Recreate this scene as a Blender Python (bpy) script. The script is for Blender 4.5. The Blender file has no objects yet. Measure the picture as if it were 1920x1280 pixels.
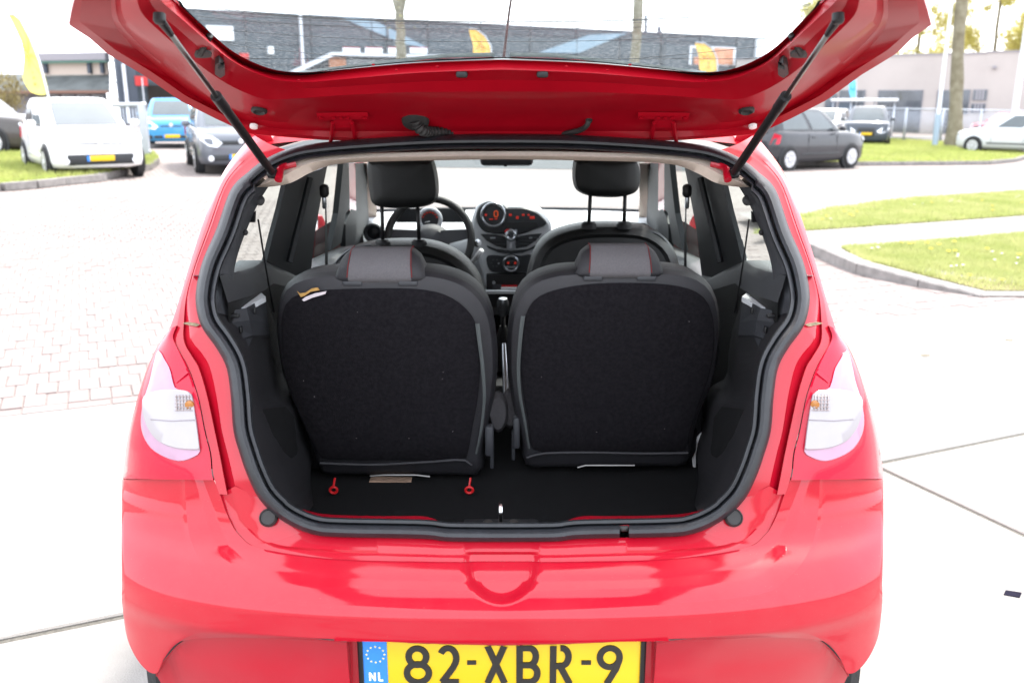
import bpy, bmesh, math, random
import numpy as np
from mathutils import Vector, Matrix
random.seed(7)
rng = np.random.default_rng(11)
scene = bpy.context.scene
COL = scene.collection

# ---------------------------------------------------------------- camera
F_PX, PITCH, CX, CZ = 1680.0, math.radians(14.96), 0.019, 1.53
cam_d = bpy.data.cameras.new("camera")
cam = bpy.data.objects.new("camera", cam_d)
COL.objects.link(cam)
cam.location = (CX, 0, CZ)
cam.rotation_euler = (math.pi / 2 - PITCH, 0, 0)
cam_d.sensor_width = 36.0
cam_d.lens = F_PX / 1920 * 36.0
cam_d.clip_start = 0.05
cam_d.clip_end = 600
cam_d.dof.use_dof = True
cam_d.dof.focus_distance = 2.0
cam_d.dof.aperture_fstop = 4.5
scene.camera = cam

# ---------------------------------------------------------------- sky, sun, exposure
SUN_EL, SUN_AZ = math.radians(54), math.radians(28)      # azimuth clockwise from +Y (straight ahead) to the right
world = bpy.data.worlds.new("World")
scene.world = world
world.use_nodes = True
wn = world.node_tree
wn.nodes.clear()
w_out = wn.nodes.new("ShaderNodeOutputWorld")
w_bg = wn.nodes.new("ShaderNodeBackground")
w_sky = wn.nodes.new("ShaderNodeTexSky")
w_sky.sky_type = 'NISHITA'
w_sky.sun_disc = False
w_sky.sun_elevation = SUN_EL
w_sky.sun_rotation = SUN_AZ
w_sky.dust_density = 4.0
w_sky.air_density = 1.0
w_mix = wn.nodes.new("ShaderNodeMixRGB")                 # high thin cloud over the whole sky
w_mix.inputs[0].default_value = 0.72
w_mix.inputs[2].default_value = (9.0, 9.3, 9.9, 1)
w_bg.inputs[1].default_value = 0.145
wn.links.new(w_sky.outputs[0], w_mix.inputs[1])
wn.links.new(w_mix.outputs[0], w_bg.inputs[0])
wn.links.new(w_bg.outputs[0], w_out.inputs[0])
sun_d = bpy.data.lights.new("sun", 'SUN')
sun_d.energy = 2.4
sun_d.angle = math.radians(7)
sun_d.color = (1.0, 0.96, 0.9)
sun = bpy.data.objects.new("sun", sun_d)
COL.objects.link(sun)
_sv = Vector((math.sin(SUN_AZ) * math.cos(SUN_EL), math.cos(SUN_AZ) * math.cos(SUN_EL), math.sin(SUN_EL)))
sun.rotation_euler = _sv.to_track_quat('Z', 'Y').to_euler()
vs = scene.view_settings
vs.view_transform = 'Standard'
vs.look = 'None'
vs.gamma = 1
vs.use_curve_mapping = False
vs.exposure = 1.8
scene.cycles.max_bounces = 10
scene.cycles.transparent_max_bounces = 16
scene.cycles.caustics_reflective = False
scene.cycles.caustics_refractive = False
scene.cycles.use_denoising = True

# ---------------------------------------------------------------- measuring helpers: where a sight line meets a surface of the place
SP, CP = math.sin(PITCH), math.cos(PITCH)
TILT = 0.018                                             # the yard falls gently to the right


def gz(x):
    return -TILT * x


def ray(px, py):
    u, v = (px - 960) / F_PX, (640 - py) / F_PX
    return Vector((u, CP + v * SP, -SP + v * CP))


CAM = Vector((CX, 0, CZ))


def on_y(px, py, Y):
    d = ray(px, py)
    return CAM + d * (Y / d.y)


def on_t(px, py, t):
    return CAM + ray(px, py) * t


def on_z(px, py, z):
    d = ray(px, py)
    return CAM + d * ((z - CZ) / d.z)


def on_g(px, py, h=0.0):
    d = ray(px, py)
    t = -(CZ - h + TILT * CX) / (d.z + TILT * d.x)
    return CAM + d * t


def on_side(px, py, a=0.64, b=0.25):
    d = ray(px, py)
    t = -(CX + a - b * (CZ - 1)) / (d.x - b * d.z)
    return CAM + d * t


def to_px(p):
    r = Vector(p) - CAM
    t = r.y * CP - r.z * SP
    return 960 + r.x / t * F_PX, 640 - (r.y * SP + r.z * CP) / t * F_PX, t


def interp(tab, x):
    return float(np.interp(x, [a for a, _ in tab], [b for _, b in tab]))


T_W = [(.30, .70), (.40, .76), (.45, .79), (.55, .822), (.68, .8275), (.745, .825), (.765, .805), (.88, .767), (.944, .752),
       (1.04, .722), (1.071, .702), (1.19, .674), (1.271, .659), (1.362, .633), (1.404, .613), (1.454, .59), (1.5, .57)]
T_YB = [(.32, 1.60), (.42, 1.65), (.52, 1.74), (.68, 1.79), (.74, 1.80), (.765, 1.79), (.88, 1.765), (.944, 1.765), (1.04, 1.815),
        (1.071, 1.83), (1.19, 1.907), (1.271, 1.97), (1.362, 2.046), (1.404, 2.089), (1.454, 2.155), (1.5, 2.2)]
T_YC = [(.28, 1.47), (.45, 1.44), (.56, 1.425), (.60, 1.41), (.64, 1.412), (.663, 1.43), (.69, 1.47), (.712, 1.527), (.73, 1.55),
        (.85, 1.585), (1.0, 1.645), (1.1, 1.70), (1.25, 1.82), (1.38, 1.94), (1.455, 2.02), (1.5, 2.07)]


def lut(tab, lo, hi, n=1500):
    """smooth monotone (Fritsch-Carlson) curve through a table"""
    x, y = np.array([p for p, _ in tab]), np.array([q for _, q in tab])
    h, d = np.diff(x), np.diff(y) / np.diff(x)
    m = np.zeros(len(x))
    m[0], m[-1] = d[0], d[-1]
    for i in range(1, len(x) - 1):
        if d[i - 1] * d[i] > 0:
            w1, w2 = 2 * h[i] + h[i - 1], h[i] + 2 * h[i - 1]
            m[i] = (w1 + w2) / (w1 / d[i - 1] + w2 / d[i])
    g = np.linspace(lo, hi, n)
    k = np.clip(np.searchsorted(x, g) - 1, 0, len(x) - 2)
    s = np.clip((g - x[k]) / h[k], 0, 1)
    v = (2 * s ** 3 - 3 * s ** 2 + 1) * y[k] + (s ** 3 - 2 * s ** 2 + s) * h[k] * m[k] + (-2 * s ** 3 + 3 * s ** 2) * y[k + 1] + (s ** 3 - s ** 2) * h[k] * m[k + 1]
    return g, v


L_W, L_YB, L_YC = lut(T_W, .28, 1.5), lut(T_YB, .28, 1.5), lut(T_YC, .28, 1.5)


def body_y(x, z):
    """plan-rounded rear of the hatchback: depth of its skin at a width and height"""
    w, yb, yc = np.interp(z, *L_W), np.interp(z, *L_YB), np.interp(z, *L_YC)
    r = np.minimum(1.0, np.abs(x) / w)
    n = 2.7
    return yc + (yb - yc) * (1 - (1 - r ** n) ** (1 / n))


TT = np.arange(1.2, 2.7, .008)


def many_body(pts, off=0.0):
    px, py = np.array([p[0] for p in pts], float), np.array([p[1] for p in pts], float)
    u, v = (px - 960) / F_PX, (640 - py) / F_PX
    dy, dz = CP + v * SP, -SP + v * CP
    G = TT[None] * dy[:, None] - body_y(CX + TT[None] * u[:, None], CZ + TT[None] * dz[:, None]) - off
    up = (G[:, 1:] >= 0) & (G[:, :-1] < 0)
    i = np.where(up.any(1), up.argmax(1), 0)
    lo, hi = TT[i], TT[i + 1]
    for _ in range(20):
        m = (lo + hi) / 2
        g = m * dy - body_y(CX + m * u, CZ + m * dz) - off
        lo, hi = np.where(g < 0, m, lo), np.where(g < 0, hi, m)
    return [Vector((CX + t * a, t * b, CZ + t * c)) for t, a, b, c in zip(hi, u, dy, dz)]


def on_body(px, py, off=0.0):
    return many_body([(px, py)], off)[0]


T_H = [(1.0, 1.735), (1.2, 1.725), (1.35, 1.695), (1.50, 1.655), (1.62, 1.638), (1.75, 1.613), (1.84, 1.580), (1.90, 1.553), (1.98, 1.507),
       (2.02, 1.475), (2.05, 1.445), (2.08, 1.405), (2.12, 1.34)]


L_H = lut(T_H, 1.0, 2.12)
TG = np.arange(.9, 2.6, .004)


def gate_z(Y):
    return float(np.interp(Y, *L_H))


def many_gate(pts, off=0.0):
    """off: metres below (towards the ground) the raised tailgate's skin"""
    px, py = np.array([p[0] for p in pts], float), np.array([p[1] for p in pts], float)
    u, v = (px - 960) / F_PX, (640 - py) / F_PX
    dy, dz = CP + v * SP, -SP + v * CP
    f = lambda t, b, c: CZ + t * c - np.interp(t * b, *L_H) + off
    G = f(TG[None], dy[:, None], dz[:, None])
    up = (G[:, 1:] >= 0) & (G[:, :-1] < 0)
    i = np.where(up.any(1), up.argmax(1), len(TG) - 2)
    lo, hi = TG[i], TG[i + 1]
    for _ in range(18):
        m = (lo + hi) / 2
        g = f(m, dy, dz)
        lo, hi = np.where(g < 0, m, lo), np.where(g < 0, hi, m)
    return [Vector((CX + t * p, t * q, CZ + t * r)) for t, p, q, r in zip(hi, u, dy, dz)]


def on_gate(px, py, off=0.0):
    return many_gate([(px, py)], off)[0]


def cr(pts, n, closed=False):
    """Catmull-Rom through pts, n points at even arc length"""
    P = np.array([tuple(p) for p in pts], float)
    m = len(P)
    out = []
    segs = m if closed else m - 1
    for i in range(segs):
        if closed:
            p0, p1, p2, p3 = P[(i - 1) % m], P[i], P[(i + 1) % m], P[(i + 2) % m]
        else:
            p0, p1, p2, p3 = P[max(i - 1, 0)], P[i], P[i + 1], P[min(i + 2, m - 1)]
        for s in np.linspace(0, 1, 9)[:-1]:
            out.append(.5 * ((2 * p1) + (-p0 + p2) * s + (2 * p0 - 5 * p1 + 4 * p2 - p3) * s * s + (-p0 + 3 * p1 - 3 * p2 + p3) * s ** 3))
    if not closed:
        out.append(P[-1])
    else:
        out.append(out[0])
    out = np.array(out)
    L = np.concatenate([[0], np.cumsum(np.linalg.norm(np.diff(out, axis=0), axis=1))])
    s = np.linspace(0, L[-1], n + 1 if closed else n)
    if closed:
        s = s[:-1]
    return [tuple(np.interp(v, L, out[:, k]) for k in range(P.shape[1])) for v in s]


def crp(pts, n):
    """Catmull-Rom with the same number of steps between all points, so traced lines stay matched row by row"""
    P = np.array([tuple(p) for p in pts], float)
    m = len(P)
    out = []
    for s in np.linspace(0, m - 1, n):
        i = min(int(s), m - 2)
        f = s - i
        p0, p1, p2, p3 = P[max(i - 1, 0)], P[i], P[i + 1], P[min(i + 2, m - 1)]
        out.append(tuple(.5 * ((2 * p1) + (-p0 + p2) * f + (2 * p0 - 5 * p1 + 4 * p2 - p3) * f * f + (-p0 + 3 * p1 - 3 * p2 + p3) * f ** 3)))
    return out


def mir(pts):
    return [(-p[0], p[1], p[2]) for p in pts]


# ---------------------------------------------------------------- materials
def mat(name, base, rough=.5, metal=0., coat=0., spec=.5, var=0., vscale=20., bump=0., bscale=60., col2=None, emis=None, estr=0., coat_r=.03, trans=0., ior=1.45, alpha=1.):
    m = bpy.data.materials.new(name)
    m.use_nodes = True
    nt = m.node_tree
    b = nt.nodes["Principled BSDF"]
    b.inputs["Base Color"].default_value = (*base, 1)
    b.inputs["Roughness"].default_value = rough
    b.inputs["Metallic"].default_value = metal
    b.inputs["Coat Weight"].default_value = coat
    b.inputs["Coat Roughness"].default_value = coat_r
    b.inputs["Specular IOR Level"].default_value = spec
    b.inputs["IOR"].default_value = ior
    b.inputs["Transmission Weight"].default_value = trans
    b.inputs["Alpha"].default_value = alpha
    if emis:
        b.inputs["Emission Color"].default_value = (*emis, 1)
        b.inputs["Emission Strength"].default_value = estr
    tc = nt.nodes.new("ShaderNodeTexCoord")
    if var > 0 or col2:
        n = nt.nodes.new("ShaderNodeTexNoise")
        n.inputs["Scale"].default_value = vscale
        n.inputs["Detail"].default_value = 6
        n.inputs["Roughness"].default_value = .6
        r = nt.nodes.new("ShaderNodeValToRGB")
        r.color_ramp.elements[0].position = .3
        r.color_ramp.elements[1].position = .7
        c2 = col2 or tuple(min(1, c * (1 + var)) for c in base)
        c1 = base if col2 else tuple(c * (1 - var) for c in base)
        r.color_ramp.elements[0].color = (*c1, 1)
        r.color_ramp.elements[1].color = (*c2, 1)
        nt.links.new(tc.outputs["Object"], n.inputs["Vector"])
        nt.links.new(n.outputs["Fac"], r.inputs["Fac"])
        nt.links.new(r.outputs["Color"], b.inputs["Base Color"])
    if bump > 0:
        n2 = nt.nodes.new("ShaderNodeTexNoise")
        n2.inputs["Scale"].default_value = bscale
        n2.inputs["Detail"].default_value = 5
        bp = nt.nodes.new("ShaderNodeBump")
        bp.inputs["Strength"].default_value = bump
        bp.inputs["Distance"].default_value = .01
        nt.links.new(tc.outputs["Object"], n2.inputs["Vector"])
        nt.links.new(n2.outputs["Fac"], bp.inputs["Height"])
        nt.links.new(bp.outputs["Normal"], b.inputs["Normal"])
    return m


def glass_mat(name, tint=(.93, .96, .95), refl=.0, dust=.03, gloss=.3):
    m = bpy.data.materials.new(name)
    m.use_nodes = True
    nt = m.node_tree
    nt.nodes.clear()
    out = nt.nodes.new("ShaderNodeOutputMaterial")
    tr = nt.nodes.new("ShaderNodeBsdfTransparent")
    tr.inputs[0].default_value = (*tint, 1)
    gl = nt.nodes.new("ShaderNodeBsdfGlossy")
    gl.inputs["Roughness"].default_value = .01
    fr = nt.nodes.new("ShaderNodeLayerWeight")
    fr.inputs[0].default_value = .12
    ad = nt.nodes.new("ShaderNodeMath")
    ad.operation = 'MULTIPLY_ADD'
    ad.inputs[1].default_value = gloss
    ad.inputs[2].default_value = refl
    nt.links.new(fr.outputs["Fresnel"], ad.inputs[0])
    mx = nt.nodes.new("ShaderNodeMixShader")
    nt.links.new(ad.outputs[0], mx.inputs[0])
    nt.links.new(tr.outputs[0], mx.inputs[1])
    nt.links.new(gl.outputs[0], mx.inputs[2])
    df = nt.nodes.new("ShaderNodeBsdfTranslucent")
    df.inputs[0].default_value = (.8, .8, .8, 1)
    tc = nt.nodes.new("ShaderNodeTexCoord")
    n = nt.nodes.new("ShaderNodeTexNoise")
    n.inputs["Scale"].default_value = 160
    n.inputs["Detail"].default_value = 4
    rp = nt.nodes.new("ShaderNodeValToRGB")
    rp.color_ramp.elements[0].position = .45
    rp.color_ramp.elements[0].color = (dust * .7,) * 3 + (1,)
    rp.color_ramp.elements[1].position = .85
    rp.color_ramp.elements[1].color = (min(1, dust * 5),) * 3 + (1,)
    nt.links.new(tc.outputs["Object"], n.inputs["Vector"])
    nt.links.new(n.outputs["Fac"], rp.inputs["Fac"])
    m2 = nt.nodes.new("ShaderNodeMixShader")
    nt.links.new(rp.outputs["Color"], m2.inputs[0])
    nt.links.new(mx.outputs[0], m2.inputs[1])
    nt.links.new(df.outputs[0], m2.inputs[2])
    nt.links.new(m2.outputs[0], out.inputs[0])
    return m


def paint_mat(name, base, flake=.0, coat_r=.03, dirt=.12):
    """clear-coated car paint with a thin uneven film of road dust"""
    m = mat(name, base, rough=.45, coat=.85, coat_r=coat_r, metal=flake, spec=.12)
    nt = m.node_tree
    b = nt.nodes["Principled BSDF"]
    tc = nt.nodes.new("ShaderNodeTexCoord")
    n = nt.nodes.new("ShaderNodeTexNoise")
    n.inputs["Scale"].default_value = 7
    n.inputs["Detail"].default_value = 8
    n.inputs["Roughness"].default_value = .7
    r = nt.nodes.new("ShaderNodeValToRGB")
    r.color_ramp.elements[0].position = .42
    r.color_ramp.elements[0].color = (*base, 1)
    r.color_ramp.elements[1].position = .9
    r.color_ramp.elements[1].color = tuple(c * (1 - dirt) + .30 * dirt for c in base) + (1,)
    n2 = nt.nodes.new("ShaderNodeTexNoise")
    n2.inputs["Scale"].default_value = 420
    n2.inputs["Detail"].default_value = 2
    r2 = nt.nodes.new("ShaderNodeValToRGB")
    r2.color_ramp.elements[0].position = .74
    r2.color_ramp.elements[0].color = (0, 0, 0, 1)
    r2.color_ramp.elements[1].position = .80
    r2.color_ramp.elements[1].color = (1, 1, 1, 1)
    mx = nt.nodes.new("ShaderNodeMixRGB")
    mx.inputs[2].default_value = (.45, .33, .22, 1)
    ml = nt.nodes.new("ShaderNodeMath")
    ml.operation = 'MULTIPLY'
    ml.inputs[1].default_value = .35
    nt.links.new(tc.outputs["Object"], n.inputs["Vector"])
    nt.links.new(tc.outputs["Object"], n2.inputs["Vector"])
    nt.links.new(n.outputs["Fac"], r.inputs["Fac"])
    nt.links.new(n2.outputs["Fac"], r2.inputs["Fac"])
    nt.links.new(r2.outputs["Color"], ml.inputs[0])
    nt.links.new(ml.outputs[0], mx.inputs[0])
    nt.links.new(r.outputs["Color"], mx.inputs[1])
    nt.links.new(mx.outputs["Color"], b.inputs["Base Color"])
    rr = nt.nodes.new("ShaderNodeMapRange")
    rr.inputs[3].default_value = coat_r
    rr.inputs[4].default_value = coat_r + .10
    nt.links.new(n.outputs["Fac"], rr.inputs[0])
    nt.links.new(rr.outputs[0], b.inputs["Coat Roughness"])
    return m


def thin_leaf(m, k):
    """let daylight through thin blades and leaves"""
    nt = m.node_tree
    b = nt.nodes["Principled BSDF"]
    tl = nt.nodes.new("ShaderNodeBsdfTranslucent")
    mx = nt.nodes.new("ShaderNodeMixShader")
    mx.inputs[0].default_value = k
    nt.links.new(b.inputs["Base Color"].links[0].from_socket, tl.inputs["Color"])
    nt.links.new(b.outputs[0], mx.inputs[1])
    nt.links.new(tl.outputs[0], mx.inputs[2])
    nt.links.new(mx.outputs[0], nt.nodes["Material Output"].inputs[0])


M = {}
M['red'] = paint_mat('red_paint', (.39, .0026, .0155), dirt=.04)
M['red_in'] = mat('red_paint_matt', (.32, .002, .010), rough=.5, coat=.22, coat_r=.12, var=.08, vscale=9, spec=.1)
M['red_roof'] = mat('red_roof_paint', (.36, .003, .012), rough=.6, coat=.2, coat_r=.3, var=.05, vscale=9, spec=.05)
M['rubber'] = mat('black_rubber', (.013, .0145, .018), rough=.42, spec=.55, var=.25, vscale=40, bump=.12, bscale=300)
M['rubber2'] = mat('dusty_rubber', (.022, .021, .021), rough=.6, var=.2, vscale=60)
M['blk'] = mat('black_plastic', (.008, .008, .009), rough=.5, var=.2, vscale=30, bump=.15, bscale=500)
M['gry'] = mat('charcoal_plastic', (.032, .034, .039), rough=.48, var=.12, vscale=14, bump=.25, bscale=700)
M['pillar'] = mat('graphite_trim', (.012, .014, .016), rough=.5, var=.12, vscale=14, bump=.25, bscale=700)
M['cream'] = mat('cream_headlining', (.55, .46, .39), rough=.95, var=.06, vscale=120, bump=.3, bscale=900)
M['carpet'] = mat('black_needle_carpet', (.011, .0100, .013), rough=.97, spec=.15, col2=(.022, .020, .024), vscale=110, bump=.9, bscale=900)
M['floor_carpet'] = mat('boot_carpet', (.010, .010, .011), rough=.97, spec=.15, col2=(.020, .020, .021), vscale=300, bump=.9, bscale=800)
M['vinyl'] = mat('charcoal_vinyl', (.024, .0235, .027), rough=.46, var=.1, vscale=25, bump=.35, bscale=650)
M['leather'] = mat('black_leather', (.008, .0086, .0086), rough=.42, var=.15, vscale=20, bump=.3, bscale=500)
M['tweed'] = mat('grey_tweed', (.13, .125, .132), rough=.95, spec=.2, col2=(.20, .19, .20), vscale=520, bump=.7, bscale=900)
M['stitch'] = mat('red_thread', (.15, .012, .015), rough=.8)
M['dash'] = mat('pale_grey_plastic', (.55, .57, .59), rough=.5, var=.05, vscale=14, bump=.2, bscale=600)
M['silver'] = mat('satin_silver', (.42, .44, .47), rough=.28, metal=.85, var=.06)
M['chrome'] = mat('bright_steel', (.75, .75, .75), rough=.18, metal=1., var=.08, vscale=90)
M['steel'] = mat('strut_rod_steel', (.16, .155, .15), rough=.3, metal=.9, var=.1, vscale=80)
M['redplastic'] = mat('red_loop_plastic', (.5, .01, .012), rough=.35, var=.05)
M['glass'] = glass_mat('window_glass', tint=(.84, .88, .86), dust=.005, gloss=.12)
M['glass_front'] = glass_mat('windscreen_glass', tint=(.74, .78, .76), dust=.003, gloss=.12)
M['glass_gate'] = glass_mat('rear_window_glass', tint=(.82, .88, .89), dust=.018, gloss=.06)
M['lens_red'] = mat('red_lamp_plastic', (.48, .006, .03), rough=.25, spec=.2, coat=.5, var=.08, vscale=6)
M['lens_clear'] = mat('clear_lamp_reflector', (.36, .22, .31), rough=.3, coat=.6, metal=.1, var=.05, vscale=40)
M['amber'] = mat('amber_bulb', (.34, .13, .02), rough=.2, coat=.6, var=.05)
M['plate_y'] = mat('yellow_plate', (.66, .43, .006), rough=.35, coat=.3, var=.04, vscale=9)
M['plate_k'] = mat('plate_black', (.018, .016, .014), rough=.5, var=.1)
M['plate_b'] = mat('plate_blue', (.03, .20, .62), rough=.4, var=.06)
M['bowl'] = mat('reversing_lamp_bowl', (.32, .30, .315), rough=.25, coat=.6, var=.04)
M['sidetrim'] = mat('boot_side_plastic', (.014, .0135, .0155), rough=.6, spec=.4, var=.12, vscale=30, bump=.4, bscale=700)
M['white'] = mat('white_plastic', (.80, .80, .80), rough=.4, var=.03)
M['ledred'] = mat('lit_red_segments', (.3, .01, .01), emis=(1, .05, .01), estr=.07)
M['ledorange'] = mat('lit_orange_segments', (.3, .04, .01), emis=(1, .12, .02), estr=.11)
M['foam'] = mat('tan_foam', (.42, .28, .20), rough=.95, var=.15, vscale=60, bump=.4)
M['tyre'] = mat('tyre_rubber', (.016, .016, .017), rough=.8, var=.2, vscale=20, bump=.3, bscale=90)


# ---------------------------------------------------------------- object helpers
def link(o):
    COL.objects.link(o)
    return o


def tag(o, label=None, cat=None, group=None, kind=None):
    if label:
        o['label'] = label
    if cat:
        o['category'] = cat
    if group:
        o['group'] = group
    if kind:
        o['kind'] = kind
    return o


def empty(name, loc=(0, 0, 0), rz=0., label=None, cat=None, group=None):
    o = bpy.data.objects.new(name, None)
    o.empty_display_size = .2
    o.location = loc
    o.rotation_euler = (0, 0, rz)
    link(o)
    return tag(o, label, cat, group)


def adopt(o, parent):
    """parent a part; parts of a thing modelled in place are shifted back by the root's own position"""
    if parent is None:
        return o
    o.parent = parent
    if parent.type == 'EMPTY' and parent.get('_inplace'):
        o.location = -parent.location
    return o


def new(name, verts, faces, material, parent=None, smooth=True, weld=False, mats=None, fmat=None, sharp=None):
    me = bpy.data.meshes.new(name)
    me.from_pydata([tuple(v) for v in verts], [], [tuple(f) for f in faces])
    if mats:
        for mm in mats:
            me.materials.append(mm)
        if fmat:
            me.polygons.foreach_set("material_index", fmat)
    else:
        me.materials.append(material)
    bm = bmesh.new()
    bm.from_mesh(me)
    if weld:
        bmesh.ops.remove_doubles(bm, verts=bm.verts, dist=.0004)
    bmesh.ops.recalc_face_normals(bm, faces=bm.faces)
    if sharp is not None:
        for e in bm.edges:
            if len(e.link_faces) == 2 and e.calc_face_angle(0) > math.radians(sharp):
                e.smooth = False
    bm.to_mesh(me)
    bm.free()
    if smooth:
        me.polygons.foreach_set("use_smooth", [True] * len(me.polygons))
    me.update()
    o = bpy.data.objects.new(name, me)
    link(o)
    return adopt(o, parent)


class MB:
    """collects simple shapes that belong to one part"""

    def __init__(s):
        s.v, s.f = [], []

    def add(s, verts, faces):
        k = len(s.v)
        s.v += [tuple(v) for v in verts]
        s.f += [tuple(i + k for i in f) for f in faces]
        return s

    def loft(s, rings, closed=False, cap=False):
        n = len(rings[0])
        v = [p for r in rings for p in r]
        f = []
        for a in range(len(rings) - 1):
            for i in range(n if closed else n - 1):
                j = (i + 1) % n
                f.append((a * n + i, a * n + j, (a + 1) * n + j, (a + 1) * n + i))
        if cap:
            f.append(tuple(range(n)))
            f.append(tuple(range((len(rings) - 1) * n, len(rings) * n)))
        return s.add(v, f)

    def tube(s, pts, r, n=10, cap=True, flat=None):
        """round bar along pts; r a number or one per point"""
        P = [Vector(p) for p in pts]
        rings = []
        up = None
        for i, p in enumerate(P):
            t = (P[min(i + 1, len(P) - 1)] - P[max(i - 1, 0)]).normalized()
            if up is None:
                up = Vector((0, 0, 1)) if abs(t.z) < .9 else Vector((1, 0, 0))
            a = t.cross(up).normalized()
            b = a.cross(t).normalized()
            up = b
            rr = r[i] if hasattr(r, '__len__') else r
            rings.append([p + a * (math.cos(k * 2 * math.pi / n) * rr) + b * (math.sin(k * 2 * math.pi / n) * rr) for k in range(n)])
        return s.loft(rings, closed=True, cap=cap)

    def box(s, c, size, rz=0., bev=0.):
        x, y, z = [k / 2 for k in size]
        R = Matrix.Rotation(rz, 3, 'Z')
        c = Vector(c)
        if bev <= 0:
            v = [c + R @ Vector((i * x, j * y, k * z)) for i in (-1, 1) for j in (-1, 1) for k in (-1, 1)]
            return s.add(v, [(0, 1, 3, 2), (4, 6, 7, 5), (0, 4, 5, 1), (2, 3, 7, 6), (0, 2, 6, 4), (1, 5, 7, 3)])
        b = min(bev, x * .95, y * .95, z * .95)
        rings = []
        for zz, ins in ((-z, b), (-z + b * .3, b * .3), (-z + b, 0), (z - b, 0), (z - b * .3, b * .3), (z, b)):
            ring = []
            for sx, sy, a0 in ((1, 1, 0), (-1, 1, 90), (-1, -1, 180), (1, -1, 270)):
                for k in range(4):
                    a = math.radians(a0 + k * 30)
                    ring.append(c + R @ Vector((sx * (x - b) + (b - ins) * math.cos(a), sy * (y - b) + (b - ins) * math.sin(a), zz)))
            rings.append(ring)
        return s.loft(rings, closed=True, cap=True)

    def prism(s, poly, d):
        """flat polygon (3D points) given thickness by the vector d"""
        n = len(poly)
        d = Vector(d)
        a = [Vector(p) for p in poly]
        v = a + [p + d for p in a]
        f = [tuple(range(n)), tuple(range(n, 2 * n))]
        f += [(i, (i + 1) % n, n + (i + 1) % n, n + i) for i in range(n)]
        return s.add(v, f)

    def disc(s, c, axis, prof, n=24):
        """lathe: prof = [(radius, height along axis)]"""
        ax = Vector(axis).normalized()
        u = ax.orthogonal().normalized()
        w = ax.cross(u)
        c = Vector(c)
        rings = [[c + ax * h + (u * math.cos(k * 2 * math.pi / n) + w * math.sin(k * 2 * math.pi / n)) * max(r, 1e-5) for k in range(n)] for r, h in prof]
        return s.loft(rings, closed=True, cap=True)

    def build(s, name, material, parent=None, smooth=True, weld=False, sharp=35):
        return new(name, s.v, s.f, material, parent, smooth=smooth, weld=weld, sharp=sharp)


def both(fn):
    """run a maker for the left and for the right side"""
    return [fn(1), fn(-1)]


def sx(p, s):
    return Vector((p[0] * s, p[1], p[2]))
# ================================================================ SETTING
def slab_mat(name, base, col2, scale):
    return mat(name, base, rough=.9, col2=col2, vscale=scale, bump=.3, bscale=180, spec=.3)


M['concrete'] = slab_mat('pale_concrete', (.225, .215, .20), (.275, .265, .25), 3.)
M['joint'] = mat('joint_sand', (.10, .095, .082), rough=1, var=.3, vscale=60, bump=.5)
M['brick'] = mat('red_grey_clinker', (.175, .14, .13), rough=.9, col2=(.225, .19, .18), vscale=2.5, bump=.4, bscale=200)
M['brick_b'] = mat('pale_clinker', (.20, .17, .16), rough=.9, col2=(.24, .21, .20), vscale=3, bump=.4, bscale=200)
M['kerb'] = mat('kerb_concrete', (.215, .20, .19), rough=.95, var=.25, vscale=9, bump=.6, bscale=90)
M['soil'] = mat('grass_soil', (.12, .12, .035), rough=1, col2=(.20, .17, .08), vscale=5, bump=.6, bscale=60)
M['asph'] = mat('asphalt', (.04, .046, .05), rough=.95, var=.2, vscale=8, bump=.4, bscale=200)
M['earth'] = mat('far_ground', (.30, .28, .24), rough=1, var=.15, vscale=.4)


def brick_sheet_mat():
    m = mat('brick_paving', (.34, .29, .265), rough=.92)
    nt = m.node_tree
    b = nt.nodes["Principled BSDF"]
    tc = nt.nodes.new("ShaderNodeTexCoord")
    mp = nt.nodes.new("ShaderNodeMapping")
    mp.inputs["Rotation"].default_value = (0, 0, math.radians(65))
    bt = nt.nodes.new("ShaderNodeTexBrick")
    bt.inputs["Scale"].default_value = 1.0
    bt.inputs["Brick Width"].default_value = .2
    bt.inputs["Row Height"].default_value = .1
    bt.inputs["Mortar Size"].default_value = .004
    bt.inputs["Color1"].default_value = (.215, .18, .165, 1)
    bt.inputs["Color2"].default_value = (.26, .225, .21, 1)
    bt.inputs["Mortar"].default_value = (.09, .07, .06, 1)
    n = nt.nodes.new("ShaderNodeTexNoise")
    n.inputs["Scale"].default_value = 1.3
    n.inputs["Detail"].default_value = 7
    mx = nt.nodes.new("ShaderNodeMixRGB")
    mx.blend_type = 'MULTIPLY'
    mx.inputs[0].default_value = .2
    bp = nt.nodes.new("ShaderNodeBump")
    bp.inputs["Strength"].default_value = .4
    bp.invert = True
    nt.links.new(tc.outputs["Object"], mp.inputs["Vector"])
    nt.links.new(mp.outputs[0], bt.inputs["Vector"])
    nt.links.new(tc.outputs["Object"], n.inputs["Vector"])
    nt.links.new(bt.outputs["Color"], mx.inputs[1])
    nt.links.new(n.outputs["Fac"], mx.inputs[2])
    nt.links.new(mx.outputs[0], b.inputs["Base Color"])
    nt.links.new(bt.outputs["Fac"], bp.inputs["Height"])
    nt.links.new(bp.outputs[0], b.inputs["Normal"])
    return m


M['bricks'] = brick_sheet_mat()
GD, GN = (math.cos(math.radians(25)), math.sin(math.radians(25))), (-math.sin(math.radians(25)), math.cos(math.radians(25)))


def grid(d, n, h=0.):
    x, y = GD[0] * d + GN[0] * n, GD[1] * d + GN[1] * n
    return (x, y, gz(x) + h)


def sheet(name, pts, h, m, kind='structure'):
    v = [(p[0], p[1], gz(p[0]) + h) for p in pts]
    return tag(new(name, v, [tuple(range(len(v)))], m, smooth=False), kind=kind)


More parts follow.
